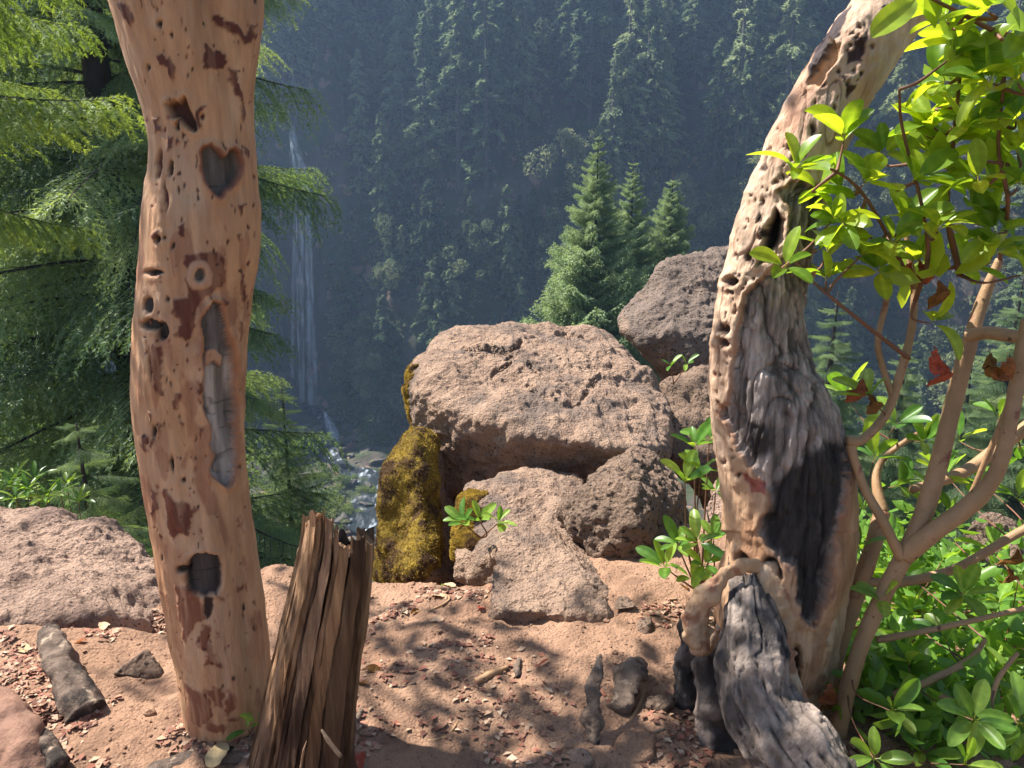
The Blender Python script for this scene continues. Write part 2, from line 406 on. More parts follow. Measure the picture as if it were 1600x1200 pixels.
bp = nd(t_, 'ShaderNodeBump'); bp.inputs['Distance'].default_value = .3; t_.links.new(n1.outputs['Fac'], bp.inputs['Height']); t_.links.new(bp.outputs[0], b_.inputs['Normal'])
sp = [atz(478, 632, FLOOR + 1.6), atz(505, 652, FLOOR + 1.8), atz(522, 690, FLOOR + 1.5), atz(520, 716, FLOOR + 1.3), atz(560, 742, FLOOR + 1.2), atz(585, 770, FLOOR + 1.1), atz(560, 800, FLOOR + 1.1), atz(610, 850, FLOOR + 1.0), atz(640, 960, FLOOR + .9)]
C = crom(sp, 160); T = nrm(np.gradient(C, axis=0)); S = np.stack([T[:, 1], -T[:, 0], 0 * T[:, 0]], 1)
wd = np.interp(np.linspace(0, 1, 160), np.linspace(0, 1, 9), [2, 1.2, 1.0, 1.6, 3.0, 2.6, 2.4, 3, 3])
cols = np.linspace(-1, 1, 14)
V = (C[:, None] + S[:, None] * (cols[None, :, None] * (wd * (1 + .3 * noise(C, .3, 3)))[:, None, None])).reshape(-1, 3)
V[:, 2] += .35 * fbm(V, .5, 3, 60)
tag(obj('stream_water', mesh('stream_water', V, gridf(160, 14), wm)), kind='structure')

# waterfall: strands of falling water in front of the alcove cliff
wf = D.materials.new('falling_water'); wf.use_nodes = True; t_ = wf.node_tree
b_ = t_.nodes['Principled BSDF']; b_.inputs['Base Color'].default_value = (.8, .85, .95, 1); b_.inputs['Roughness'].default_value = .6
tc = nd(t_, 'ShaderNodeTexCoord'); mp = nd(t_, 'ShaderNodeMapping'); mp.inputs['Scale'].default_value = (1.6, 1.6, .12)
n1 = nd(t_, 'ShaderNodeTexNoise'); n1.inputs['Scale'].default_value = 1.5; n1.inputs['Detail'].default_value = 7
t_.links.new(tc.outputs['Object'], mp.inputs[0]); t_.links.new(mp.outputs[0], n1.inputs['Vector'])
mr = nd(t_, 'ShaderNodeMapRange'); mr.inputs[1].default_value = .4; mr.inputs[2].default_value = .72; mr.inputs[3].default_value = .0; mr.inputs[4].default_value = .24
t_.links.new(n1.outputs['Fac'], mr.inputs[0])
tp = nd(t_, 'ShaderNodeBsdfTransparent'); mx = nd(t_, 'ShaderNodeMixShader')
t_.links.new(mr.outputs[0], mx.inputs[0]); t_.links.new(tp.outputs[0], mx.inputs[1]); t_.links.new(b_.outputs[0], mx.inputs[2]); t_.links.new(mx.outputs[0], t_.nodes['Material Output'].inputs[0])
WY = 164.0
base = at(482, 630, WY)
wt = thing('waterfall', tuple(base), 'tall thin waterfall dropping down the shaded canyon wall behind the fir branches', 'waterfall')
def strand(pts, r, n=60, s=0):
    P = [at(a, b, c) for a, b, c in pts]
    return tube(P, r, n, 10, .35, .35, s, ell=.5)
V, F = join([strand([(457, 196, 171), (458, 215, 169), (462, 240, 167.5), (468, 265, 167)], [.35, .6, .9, 1.0], 30, 1),
             strand([(458, 215, 168.5), (455, 240, 167.6), (462, 268, 167)], [.2, .5, .6], 24, 2), strand([(464, 240, 167.5), (476, 262, 166.6), (482, 290, 166)], [.3, .7, .6], 24, 3)])
part('upper_cascade', V, F, wf, wt)
lst = []
for k, (x0, x1, x2, y1, r) in enumerate([(464, 458, 456, 590, .55), (472, 472, 474, 628, .5), (478, 484, 490, 632, .9), (476, 480, 485, 634, .6), (462, 464, 470, 630, .35), (476, 487, 496, 632, .4), (470, 468, 468, 600, .3)]):
    lst.append(strand([(x0, 262, 166.6), (x0 * .4 + x1 * .6, 340, 165.2), (x1, 440, 164.5), (x2, y1, 164)], [r * .4, r * .65, r * .75, r], 80, 10 + k))
V, F = join(lst); part('main_fall', V, F, wf, wt)
V, F = join([strand([(508, 646, 152), (516, 664, 149), (522, 684, 147), (519, 694, 145.5)], [.5, .9, 1.2, 1.6], 30, 30), strand([(507, 644, 152), (514, 668, 149.5), (524, 690, 146.6)], [.4, .8, 1.0], 30, 31)])
part('lower_cascade', V, F, wf, wt)

# air
hz = D.materials.new('haze'); hz.use_nodes = True; t_ = hz.node_tree; t_.nodes.remove(t_.nodes['Principled BSDF'])
pv = nd(t_, 'ShaderNodeVolumePrincipled'); pv.inputs['Density'].default_value = .00055; pv.inputs['Color'].default_value = (.45, .65, 1, 1); pv.inputs['Anisotropy'].default_value = .35
t_.links.new(pv.outputs[0], t_.nodes['Material Output'].inputs['Volume'])
x0, x1, y0, y1, z0, z1 = -230, 230, -60, 320, -56, 112
V = np.array([[x, y, z] for x in (x0, x1) for y in (y0, y1) for z in (z0, z1)], float)
tag(obj('haze', mesh('haze', V, np.array([[0, 1, 3, 2], [4, 6, 7, 5], [0, 4, 5, 1], [2, 3, 7, 6], [0, 2, 6, 4], [1, 5, 7, 3]]), hz, smooth=False)), 'thin bluish haze filling the canyon air', 'haze', kind='stuff')

# ================================================================== foliage library
def needles(P, T, nl, nw, per, s):
    r = np.random.default_rng(s); n = len(P)
    P = np.repeat(P, per, 0); T = np.repeat(T, per, 0); m = len(P)
    U = nrm(np.cross(T, r.normal(size=(m, 3)) * [.5, .5, 1.0] + [0, 0, .3])); l = nl * r.uniform(.7, 1.2, m)[:, None]
    P = P + T * r.uniform(-.02, .02, m)[:, None]
    tip = P + (T * .75 + U * .7) * l
    V = np.stack([P - T * nw * .5, P + T * nw, tip], 1).reshape(-1, 3)
    return V, np.arange(m * 3).reshape(-1, 3)
def fir_branch(s, L=2.6, nsec=46, nl=.045, nw=.012, step=.035, per=3, droop=.34, hang=.45):
    r = np.random.default_rng(s); axis = lambda u: np.array([L * u, .06 * L * math.sin(u * 3 + s), L * (.12 * u - droop * u * u + .16 * u ** 4)])
    polys = [np.array([axis(u) for u in np.linspace(.12, 1, 24)])]; wood = [tube(polys[0], [.022 * L / 2.6, .004], 14, 5)]
    wood[0] = tube([axis(u) for u in np.linspace(0, .97, 10)], [.024 * L / 2.6, .004], 14, 5)
    for j in range(nsec):
        u = .1 + .9 * ((j + r.random()) / nsec); side = 1 if j % 2 else -1
        b = axis(min(u, 1)); ln = L * (.36 * (1 - u) ** .75 + .085) * r.uniform(.65, 1.2)
        d = nrm([.7 + .2 * r.random(), side * (.75 + .3 * r.random()), -.05 - .3 * r.random()])
        q = np.linspace(0, 1, 8)[:, None]; sec = b + d * ln * q + np.array([0, 0, -hang * ln]) * q ** 2
        polys.append(sec)
        if ln > .3 and j % 2 == 0: wood.append(tube(sec[:6], [.006, .002], 5, 3))
        for k in range(int(ln / .1)):
            v = (k + .6 * r.random() + .2) / max(ln / .1, 1); v = min(v, 1); p = b + d * ln * v + np.array([0, 0, -hang * ln]) * v * v
            sd = (1 if k % 2 else -1); e = nrm(d * .75 + np.cross(d, [0, 0, 1]) * sd * .75 + np.array([0, 0, -.25 - .3 * r.random()]))
            l3 = (.34 * ln * (1 - v) + .07) * r.uniform(.7, 1.3); q3 = np.linspace(0, 1, 5)[:, None]
            polys.append(p + e * l3 * q3 + np.array([0, 0, -.5 * l3]) * q3 ** 2)
    Ps, Ts = [], []
    for p in polys:
        l = np.linalg.norm(np.diff(p, axis=0), axis=1).sum(); n = max(int(l / step), 2)
        t = np.linspace(0, len(p) - 1, n); i = np.minimum(t.astype(int), len(p) - 2); f = (t - i)[:, None]
        Ps.append(p[i] * (1 - f) + p[i + 1] * f); Ts.append(nrm(p[i + 1] - p[i]))
    V, F = needles(np.concatenate(Ps), np.concatenate(Ts), nl, nw, per, s + 1)
    W, G = join(wood)
    allV, allF = join([(V, F), (W, G)])
    mi = []
    for f in allF: mi.append(np.where(f[:, 0] >= len(V), 1, 0))
    return allV, allF, np.concatenate(mi)
def branch_mesh(s, mat, **kw):
    V, F, mi = fir_branch(s, **kw); return mesh('fir_branch', V, F, [mat, MT['firbark']], mi=mi, smooth=False)
BR = [branch_mesh(100 + k, MT['fir']) for k in range(4)]
BRH = [branch_mesh(120 + k, MT['fir'], nsec=40, droop=.42, hang=.9, per=3) for k in range(3)]
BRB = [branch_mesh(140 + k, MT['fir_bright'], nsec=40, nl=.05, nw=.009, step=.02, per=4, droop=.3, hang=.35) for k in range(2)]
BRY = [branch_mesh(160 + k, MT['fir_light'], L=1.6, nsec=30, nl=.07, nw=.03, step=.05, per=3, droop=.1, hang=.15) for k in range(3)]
def trunk_mesh(h, r, seg=14, lean=0.0, s=0):
    V, F = tube([(0, 0, -1.5), (lean * .3, 0, h * .33), (lean * .7, .0, h * .66), (lean, 0, h)], [r * 1.15, r, r * .6, r * .08], 40, seg, .1, 3, s)
    return V, F
def clear_view(bx, by, bz, lim):
    def k(a, z, l):
        q = proj(np.array([[bx + l * .9 * math.cos(a), by + l * .9 * math.sin(a), bz + z - .12 * l]]))[0]
        return q[0] < np.interp(q[1], [t[0] for t in lim], [t[1] for t in lim])
    return k
def fir_tree(loc, h, r, lib, label, zlo, zhi, length, per=5, dz=.45, s=0, group=None, pit=0.0, name='fir_tree', keep=None, scl=2.6):
    """conifer with a trunk and branches that are each an object; length(f) gives branch length at height f"""
    rr = random.Random(s); t = thing(name, loc, label, 'tree', group)
    V, F = trunk_mesh(h, r, s=s); obj('trunk', mesh('trunk', V, F, MT['firbark']), t)
    z = zlo
    while z < zhi:
        a0 = rr.random() * 6.28
        for k in range(per):
            l = length(min(z / h, .995)) * rr.uniform(.75, 1.12); a = a0 + k * 6.283 / per + rr.uniform(-.4, .4); zz = z + rr.uniform(-dz, dz) * .5
            if keep is not None and not keep(a, zz, l): continue
            o = obj('branch', rr.choice(lib), t, (0, 0, zz), (rr.uniform(-.25, .25), -pit + rr.uniform(-.12, .12), a), l / scl)
        z += dz * rr.uniform(.8, 1.2)
    return t

def fir_crown(H, Rr, nb, m, c, s):
    r = np.random.default_rng(s); z = H * (.1 + .9 * np.sort(r.random(nb)) ** .85); z[-6:] = H * np.linspace(.95, .995, 6)
    rad = Rr * ((1 - z / H) ** .7 + .03) * r.uniform(.4, 1.15, nb) * np.where(z < .25 * H, .75, 1); az = r.random(nb) * 6.283
    u = r.random((nb, m)) ** .7; lat = r.normal(size=(nb, m)) * .16 * rad[:, None] * (1.15 - u)
    dx = np.cos(az)[:, None]; dy = np.sin(az)[:, None]; rr_ = rad[:, None] * u
    P = np.stack([dx * rr_ - dy * lat, dy * rr_ + dx * lat, z[:, None] + rad[:, None] * (.15 * u - .5 * u * u) + r.normal(size=(nb, m)) * .12], -1).reshape(-1, 3)
    Tn = nrm(np.stack([dx + 0 * u, dy + 0 * u, -.6 * u], -1).reshape(-1, 3) + r.normal(size=P.shape) * .45)
    S = nrm(np.cross(Tn, r.normal(size=P.shape) * .5 + [0, 0, 1])); cc = c * r.uniform(.6, 1.3, len(P))[:, None]
    V = np.stack([P - S * cc * .3 - Tn * cc * .3, P + S * cc * .3 - Tn * cc * .2, P + Tn * cc], 1).reshape(-1, 3)
    return V, np.arange(len(V)).reshape(-1, 3)
def leafy_crown(H, Rr, lobes, n, c, s, zc=.6):
    r = np.random.default_rng(s); C = np.stack([r.normal(size=lobes) * Rr * .5, r.normal(size=lobes) * Rr * .5, H * (zc + .2 * r.normal(size=lobes))], 1); C[:, 2] = np.clip(C[:, 2], H * .15, H * .95)
    q = Rr * r.uniform(.25, .5, lobes); i = r.integers(0, lobes, n); d = nrm(r.normal(size=(n, 3)))
    P = C[i] + d * (q[i] * r.uniform(.55, 1.1, n))[:, None]
    A = nrm(r.normal(size=(n, 3)) + d * .5); B = nrm(np.cross(A, r.normal(size=(n, 3)))); cc = c * r.uniform(.6, 1.3, n)[:, None]
    V = np.stack([P - A * cc * .5, P - B * cc * .3, P + A * cc * .6, P + B * cc * .3], 1).reshape(-1, 3)
    return V, np.arange(n * 4).reshape(-1, 4)

# ------------------------------------------------------------------ the wooded far wall
FC = [mesh('crown', *fir_crown(H, Rr, nb, 62, .62, 200 + k), MT['fir_far'], smooth=False) for k, (H, Rr, nb) in enumerate([(24, 4.4, 100), (28, 4.0, 115), (19, 4.2, 85), (26, 5.4, 95), (14, 3.4, 75), (30, 4.8, 80), (22, 5.2, 60)])]
FH = [24, 28, 19, 26, 14, 30, 22]
FT = [mesh('trunk', *tube([(0, 0, -2), (.1, 0, h * .5), (0, 0, h * .97)], [.42, .32, .04], 8, 6), MT['farbark']) for h in FH]
LC = [mesh('crown', *leafy_crown(H, Rr, 16, 3800, .6, 230 + k), MT['leafy_far'], smooth=False) for k, (H, Rr) in enumerate([(13, 5), (10, 4.2), (16, 5)])]
LH = [13, 10, 16]
LT = [mesh('trunk', *tube([(0, 0, -1.5), (.5, .2, h * .35), (.2, .5, h * .75)], [.3, .22, .05], 8, 6), MT['farbark']) for h in LH]
def surf(x, y):
    return float(canyon_z(np.array([x]), np.array([y]))[0])
rw = random.Random(5); made = []
def zone(px, py):
    w = 'left of the waterfall' if px < 445 else 'just beside the waterfall' if px < 560 else 'right of the waterfall' if px < 680 else 'behind the big boulder' if px < 840 else 'behind the three sunlit firs' if px < 1120 else 'behind the leaning trunk'
    h = 'topmost on' if py < 60 else 'high on' if py < 150 else 'halfway up' if py < 260 else 'low on' if py < 380 else 'at foot of'
    return h + ' the far wall ' + w
nk = [0, 0]; kinds = {}
rn = np.random.default_rng(55); NC = 30000
cx = rn.uniform(-150, 150, NC); ct = np.interp(rn.uniform(0, 116, NC), _wz, _wt)
cyy = yfoot(cx) + ct / (1 + 3.2 * np.exp(-((cx + 47) / 9) ** 2)) - np.where(ct < 20, 3, 0); cz = canyon_z(cx, cyy)
cp = proj(np.stack([cx, cyy, cz], 1))
for x, y, z, (px, pb) in zip(cx, cyy, cz, cp):
    if sum(nk) >= 400: break
    if px < -80 or px > 1680 or pb < -60: continue
    if 700 < px < 900 and 190 < pb < 360 and rw.random() > .35: continue
    if (px < 400 and rw.random() > .22) or (px > 1330 and rw.random() > .4): continue
    leafy = rw.random() < (.2 if z > -5 else .36)
    if nk[leafy] >= (290, 110)[leafy]: continue
    k = rw.randrange(3) if leafy else (rw.choice([2, 4, 4, 2, 0]) if z < -8 else rw.choice([0, 1, 2, 3, 5, 6, 6]))
    sc = rw.uniform(.75, 1.25) * (1.0 if z < -8 else 1.0 if leafy else 1.4); h = (LH if leafy else FH)[k] * sc
    pt = pb - h / y * FPX; hw = 4.2 * sc / y * FPX
    if pt > 640: continue
    if 420 - hw < px < 512 + hw and pb > 195 and y < 178: continue
    if 420 - hw * .6 < px < 505 + hw * .6 and pb > 225: continue
    if any(abs(px - p_[0]) < 11 and abs(pb - p_[1]) < 20 for p_ in made): continue
    nk[leafy] += 1; made.append((px, pb))
    zn_ = zone(px, (pb + pt) / 2); kind = 'leafy tree' if leafy else ('small fir' if k in (2, 4) else 'tall fir')
    t = thing('broadleaf_tree' if leafy else 'fir_tree', (x, y, z - .3), f'{kind} {zn_}', 'tree', f'{kind}s {zn_}')
    kinds.setdefault(f'{kind} {zn_}', []).append((px, t)); a = rw.uniform(0, 6.28)
    obj('trunk', (LT if leafy else FT)[k], t, (0, 0, 0), (0, 0, a), sc); obj('crown', (LC if leafy else FC)[k], t, (0, 0, 0), (rw.uniform(-.03, .03), rw.uniform(-.03, .03), a), (sc * rw.uniform(.85, 1.2), sc * rw.uniform(.9, 1.1), sc))
for lb_, l_ in kinds.items():
    l_.sort(key=lambda q: q[0]); n_ = len(l_)
    if n_ == 2: nm_ = ['left of the two', 'right of the two']
    elif n_ <= 6: nm_ = ['leftmost'] + [w_ + ' from left' for w_ in ('second', 'third', 'fourth', 'fifth')][:n_ - 2] + ['rightmost']
    else: continue
    if n_ > 1:
        for (_, t), w_ in zip(l_, nm_): t['label'] = f'{lb_}, {w_}'

# shrubs and ferns that clothe the wall as one mass
r_ = np.random.default_rng(31); n = 5600
x = r_.uniform(-120, 125, n); y = yfoot(x) + np.interp(r_.uniform(-4, 104, n), _wz, _wt) - 2 * r_.random(n)
P = np.stack([x, y, canyon_z(x, y)], 1); P[:, 1] += 1.6 * fbm(P, .16, 4, 21)
pp = proj(P); ok = ~((pp[:, 0] > 425) & (pp[:, 0] < 508) & (pp[:, 1] > 190)) & (noise(P, .06, 71) > -.45)
P = P[ok]; n = len(P); m = 24; q = r_.uniform(.5, 2.3, n)
dd = nrm(r_.normal(size=(n, m, 3))); dd[..., 2] = np.abs(dd[..., 2]) * .9
Q = (P[:, None] + dd * q[:, None, None] * r_.uniform(.5, 1.1, (n, m, 1))).reshape(-1, 3)
A = nrm(r_.normal(size=Q.shape)); B = nrm(np.cross(A, r_.normal(size=Q.shape))); cc = r_.uniform(.3, .75, len(Q))[:, None]
V = np.stack([Q - A * cc, Q + A * cc * .4 + B * cc * .6, Q + A * cc * .4 - B * cc * .6], 1).reshape(-1, 3)
tag(obj('undergrowth', mesh('undergrowth', V, np.arange(len(V)).reshape(-1, 3), MT['undergrowth'], smooth=False)), 'dense dim undergrowth clothing the far canyon wall', 'undergrowth', kind='stuff')

# rocks and bushes by the stream
RR = [mesh('river_rock', *rock(np.random.default_rng(300 + k).normal(size=(10, 3)) * [1, .8, .55], 4, 10, (.15, .06, .02), k, 0), MT['riverrock']) for k in range(4)]
for k, (px, py, sc) in enumerate([(500, 640, 1.6), (530, 652, 1.5), (545, 668, 1.3), (500, 672, 1.4), (540, 690, 1.7), (560, 684, 1.2), (498, 700, 1.3), (530, 706, 1.1), (552, 712, 1.4), (575, 706, 1.5), (500, 728, 1.2), (535, 730, .9), (560, 724, 1.0), (590, 722, 1.3), (548, 756, 1.1), (575, 758, .9), (530, 778, 1.2), (566, 788, 1.0), (592, 806, 1.1), (540, 812, 1.2), (556, 640, 2.0), (580, 660, 1.8)]):
    p = atz(px, py, FLOOR + 1.2)
    tag(obj('river_rock', RR[k % 4], None, tuple(p), (0, 0, k * 1.3), sc * .75), 'dark mossy rock in the stream bed below the waterfall', 'rock', 'dark mossy rocks along the stream')
BU = [mesh('foliage', *leafy_crown(3.2, 3.0, 12, 2600, .28, 330 + k, .35), MT['bush'], smooth=False) for k in range(2)]
BS = mesh('stem', *tube([(0, 0, -.5), (.1, 0, 1), (.2, .1, 2.2)], [.12, .09, .03], 6, 6), MT['farbark'])
for k, (px, py, sc, lb) in enumerate([(500, 790, .9, 'sunlit yellow green bush on the stream bank above the broken stump'), (470, 815, 1.2, 'pale green bush below the fir boughs beside the broken stump'), (545, 760, .75, 'green bush on the gravel bar between stream channels'),
                                     (590, 690, 1.3, 'dim bush at the foot of the far wall right of the cascade'), (625, 655, 1.5, 'dim bush close to the mossy edge of the big boulder'), (455, 700, 1.4, 'shaded bush left of the lower cascade'), (430, 780, 1.3, 'pale bush on the bank behind the heart-marked trunk'), (520, 800, .8, 'low green bush by the stream just above the stump tip'), (575, 775, .6, 'small bush on the stream bank beside the mossy boulder'), (505, 745, .8, 'green bush between the fir boughs and the stream channel'), (548, 800, .7, 'round bush in front of the rapids right of the stump tip')]):
    p = atz(px, py, FLOOR + .8); t = thing('bush', tuple(p), lb, 'bush')
    obj('foliage', BU[k % 2], t, (0, 0, 0), (0, 0, k), sc); obj('stem', BS, t, (0, 0, 0), None, sc)

# ------------------------------------------------------------------ conifers on the near slopes
def near_loc(px, Y):
    x = (px - 800) / FPX * Y / math.cos(PITCH); return (x, Y, gz(x, Y) if Y < 7 else surf(x, Y))
b = near_loc(212, 13.0); zb = b[2]
fir_tree((b[0], b[1], zb), 33, .34, BR + BRH, 'large fir with a dark trunk and drooping boughs behind the heart-marked trunk', -8.5 - zb, 16 - zb,
         lambda f: 7.4 * (1 - f) ** .72, 5, .46, 1, keep=clear_view(b[0], b[1], zb, [(0, 500), (120, 480), (180, 425), (240, 440), (255, 560), (310, 560), (330, 430), (470, 430), (540, 455), (600, 500), (700, 510), (900, 560)]))
b = near_loc(-190, 5.4)
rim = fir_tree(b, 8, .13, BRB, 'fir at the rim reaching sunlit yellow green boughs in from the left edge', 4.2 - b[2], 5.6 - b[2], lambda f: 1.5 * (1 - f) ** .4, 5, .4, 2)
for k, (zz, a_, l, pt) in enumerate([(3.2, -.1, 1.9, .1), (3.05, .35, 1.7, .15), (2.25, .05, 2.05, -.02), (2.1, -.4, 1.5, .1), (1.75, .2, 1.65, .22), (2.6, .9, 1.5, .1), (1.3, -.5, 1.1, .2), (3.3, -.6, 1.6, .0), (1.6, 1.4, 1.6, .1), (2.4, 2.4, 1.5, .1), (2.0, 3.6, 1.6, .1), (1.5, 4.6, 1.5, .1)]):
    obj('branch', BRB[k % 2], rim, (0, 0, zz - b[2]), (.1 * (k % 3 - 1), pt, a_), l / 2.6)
b = near_loc(60, 19.0)
fir_tree((b[0], b[1], b[2]), max(.8 - b[2] - 1.0, 8), .3, BRH, 'dark drooping fir with its top among the shaded boughs at the left edge', (-b[2] - 9), -b[2] - 1.0, lambda f: 5.0 * (1 - f) ** .8, 6, .45, 3)
b = near_loc(330, 24.0)
fir_tree(b, 24, .3, BR, 'shaded fir on the slope right behind the heart-marked trunk', 6, 23.5, lambda f: 3.2 * (1 - f) ** .85, 6, .5, 4, keep=clear_view(b[0], b[1], b[2], [(0, 430), (900, 440)]))
b = near_loc(110, 8.2)
fir_tree((b[0], b[1], b[2]), -b[2] - .9, .12, BR, 'low fir below the pale rock ledge, its boughs lit from above', 1.5, -b[2] - 1.0, lambda f: 2.6 * (1 - f) ** .7 + .1, 6, .3, 5)
b = near_loc(440, 17.0)
fir_tree((b[0], b[1], b[2]), -b[2] - 2.6, .2, BR, 'fir with sunlit feathery boughs between the pale trunk and the stream', 2, -b[2] - 2.7, lambda f: 3.8 * (1 - f) ** .7 + .1, 6, .36, 6, keep=clear_view(b[0], b[1], b[2], [(0, 440), (560, 450), (620, 505), (900, 540)]))
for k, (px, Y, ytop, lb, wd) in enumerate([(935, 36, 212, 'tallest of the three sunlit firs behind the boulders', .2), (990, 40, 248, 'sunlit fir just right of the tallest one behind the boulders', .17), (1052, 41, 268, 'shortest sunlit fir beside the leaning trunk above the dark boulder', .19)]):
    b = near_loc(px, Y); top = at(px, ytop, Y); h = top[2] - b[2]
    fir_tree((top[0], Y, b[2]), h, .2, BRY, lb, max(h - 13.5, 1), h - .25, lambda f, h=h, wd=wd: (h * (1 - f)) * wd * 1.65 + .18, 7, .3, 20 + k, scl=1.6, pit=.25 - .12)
for k, (px, Y, ytop, lb) in enumerate([(1310, 22, 455, 'grey green fir right of the charred trunk behind the shrub'), (1420, 25, 520, 'shaded fir seen through the shrub stems'), (1520, 21, 560, 'grey green fir low behind the shrub at the right edge'), (1600, 26, 430, 'tall fir behind the leaves at the right edge')]):
    b = near_loc(px, Y); top = at(px, ytop, Y); h = max(top[2] - b[2], 5)
    fir_tree((top[0], Y, top[2] - h), h, .2, BR, lb, max(h - 9, .6), h - .2, lambda f, h=h: (h * (1 - f)) * .34 + .2, 6, .32, 40 + k, pit=.1)

# ================================================================== boulders
def P_(*l):
    return [at(*p) for p in l]
def boulder(name, pts, mat, label, moss=None, mthick=.02, lines=(), **kw):
    V, F = rock(pts, **kw)
    for pl, wd_, dp_ in lines:
        q = proj(V); q = q + 5 * np.stack([fbm(V, 9, 3, 81), fbm(V, 9, 3, 83)], 1); dd_ = np.full(len(V), 99.0)
        for (x0_, y0_), (x1_, y1_) in zip(pl[:-1], pl[1:]):
            e_ = np.array([x1_ - x0_, y1_ - y0_], float); t_ = np.clip(((q - [x0_, y0_]) @ e_) / (e_ @ e_), 0, 1); dd_ = np.minimum(dd_, np.linalg.norm(q - [x0_, y0_] - t_[:, None] * e_, axis=1))
        N_ = vnormals(V, F); fr_ = (N_ @ (CAM - V.mean(0))) > 0
        V = V - N_ * (dp_ * (1 - sst(wd_ * .3, wd_, dd_)) * fr_)[:, None]
    base = np.array([V[:, 0].mean(), V[:, 1].mean(), V[:, 2].min()])
    o = tag(obj(name, mesh(name, V - base, F, mat), None, base), label, 'boulder')
    if moss is not None:
        N = vnormals(V, F); m = moss(V, N, proj(V)) + .35 * fbm(V, 5, 4, 77) - .1
        keep = (m[F] > -.05).any(1); u, f = subset(V, F, keep)
        th = mthick * sst(-.02, .35, m[u]) * (1 + .35 * fbm(V[u], 9, 3, 78)) - .006 * (1 - sst(-.05, .06, m[u]))
        W = V[u] + N[u] * th[:, None]
        pm = obj('moss', mesh('moss', W - base, f, MT['moss']), o)
        # tufts standing on the cushion
        a = W[f]; ar = np.linalg.norm(np.cross(a[:, 1] - a[:, 0], a[:, 2] - a[:, 0]), axis=1) * (m[u][f].min(1) > .02)
        n = 30000; r = np.random.default_rng(5); i = r.choice(len(f), n, p=ar / ar.sum()); bc = r.dirichlet((1, 1, 1), n)
        Q = (a[i] * bc[:, :, None]).sum(1); M = nrm(N[u][f[i, 0]] + r.normal(size=(n, 3)) * .45); S = nrm(np.cross(M, r.normal(size=(n, 3))))
        l = r.uniform(.005, .014, n)[:, None]; T = np.stack([Q - S * l * .35 - M * .002, Q + S * l * .35 - M * .002, Q + M * l], 1).reshape(-1, 3)
        q = obj('moss_tufts', mesh('moss_tufts', T - base, np.arange(n * 3).reshape(-1, 3), MT['moss_tuft'], smooth=False), pm); q['kind'] = 'stuff'
    return o
# big tilted boulder
boulder('big_boulder', P_((650, 545, 5.3), (700, 522, 5.7), (800, 507, 6.0), (900, 497, 6.2), (965, 528, 6.1), (1015, 580, 5.6), (1040, 612, 5.2), (1056, 668, 4.75),
        (640, 590, 4.9), (700, 628, 4.55), (800, 672, 4.3), (900, 695, 4.2), (1000, 700, 4.25),
        (645, 670, 4.75), (675, 765, 4.75), (800, 800, 4.75), (930, 770, 4.6), (1030, 745, 4.6), (700, 640, 6.4), (1000, 640, 6.6), (800, 790, 6.2), (950, 830, 5.2)),
        MT['rock'], 'largest boulder, its broad tilted top in full sun above the pile', moss=lambda V, N, p: .62 - (p[:, 0] - 625) / 48 - 1.5 * np.maximum(N[:, 2] - .5, 0) + np.maximum(.28 - np.abs(p[:, 0] - 690) / 160, 0) * (N[:, 1] < -.2), k=15, s=1, amp=(.05, .02, .011), pit=.006, cracks=.02, sub=8, lines=[([(728, 545), (755, 543), (788, 549), (802, 541), (815, 540)], 7, .035), ([(800, 545), (795, 565), (788, 577), (770, 590)], 5, .025), ([(822, 570), (840, 583)], 5, .02), ([(830, 608), (852, 615), (880, 632), (900, 628), (915, 612), (935, 590)], 8, .022), ([(870, 520), (905, 528)], 7, .02)])
# mossy pillar beside it, dropping below the rim
boulder('mossy_boulder', P_((655, 662, 4.35), (625, 670, 4.5), (600, 725, 4.3), (583, 800, 4.1), (588, 870, 4.0), (625, 900, 3.85), (665, 890, 3.8), (672, 860, 3.9), (668, 740, 4.3), (700, 720, 5.0), (730, 900, 4.3), (585, 1000, 4.1), (650, 1010, 3.9), (760, 1000, 4.2), (640, 700, 5.4), (740, 900, 5.4), (600, 980, 5.2)),
        MT['rock_dark'], 'tall boulder thickly covered with golden moss at the canyon edge', moss=lambda V, N, p: .9 - np.maximum(p[:, 0] - 662, 0) / 30 - np.maximum(p[:, 1] - 880, 0) / 40 - np.maximum(V[:, 1] - 4.6, 0), mthick=.012, k=14, s=2, amp=(.09, .018, .008), pit=0, chip=.012)
# middle block with a mossy left flank
boulder('cracked_block', P_((735, 765, 4.05), (780, 736, 4.2), (830, 738, 4.3), (900, 752, 4.25), (950, 800, 3.75), (935, 860, 3.4), (900, 860, 3.3), (815, 850, 3.3), (735, 830, 3.55), (705, 860, 3.45), (715, 905, 3.4), (770, 915, 3.3), (930, 830, 3.4), (900, 900, 3.3), (740, 880, 4.3), (920, 880, 4.3), (830, 930, 3.5)),
        MT['rock'], 'pinkish block wedged under the largest boulder, moss on its left flank', moss=lambda V, N, p: .3 - np.maximum(p[:, 0] - 735, 0) / 40 - np.maximum(770 - p[:, 1], 0) / 20 - np.maximum(p[:, 1] - 870, 0) / 15 + .5 * fbm(V, 7, 3, 91), mthick=.009, k=22, s=3, amp=(.045, .025, .01))
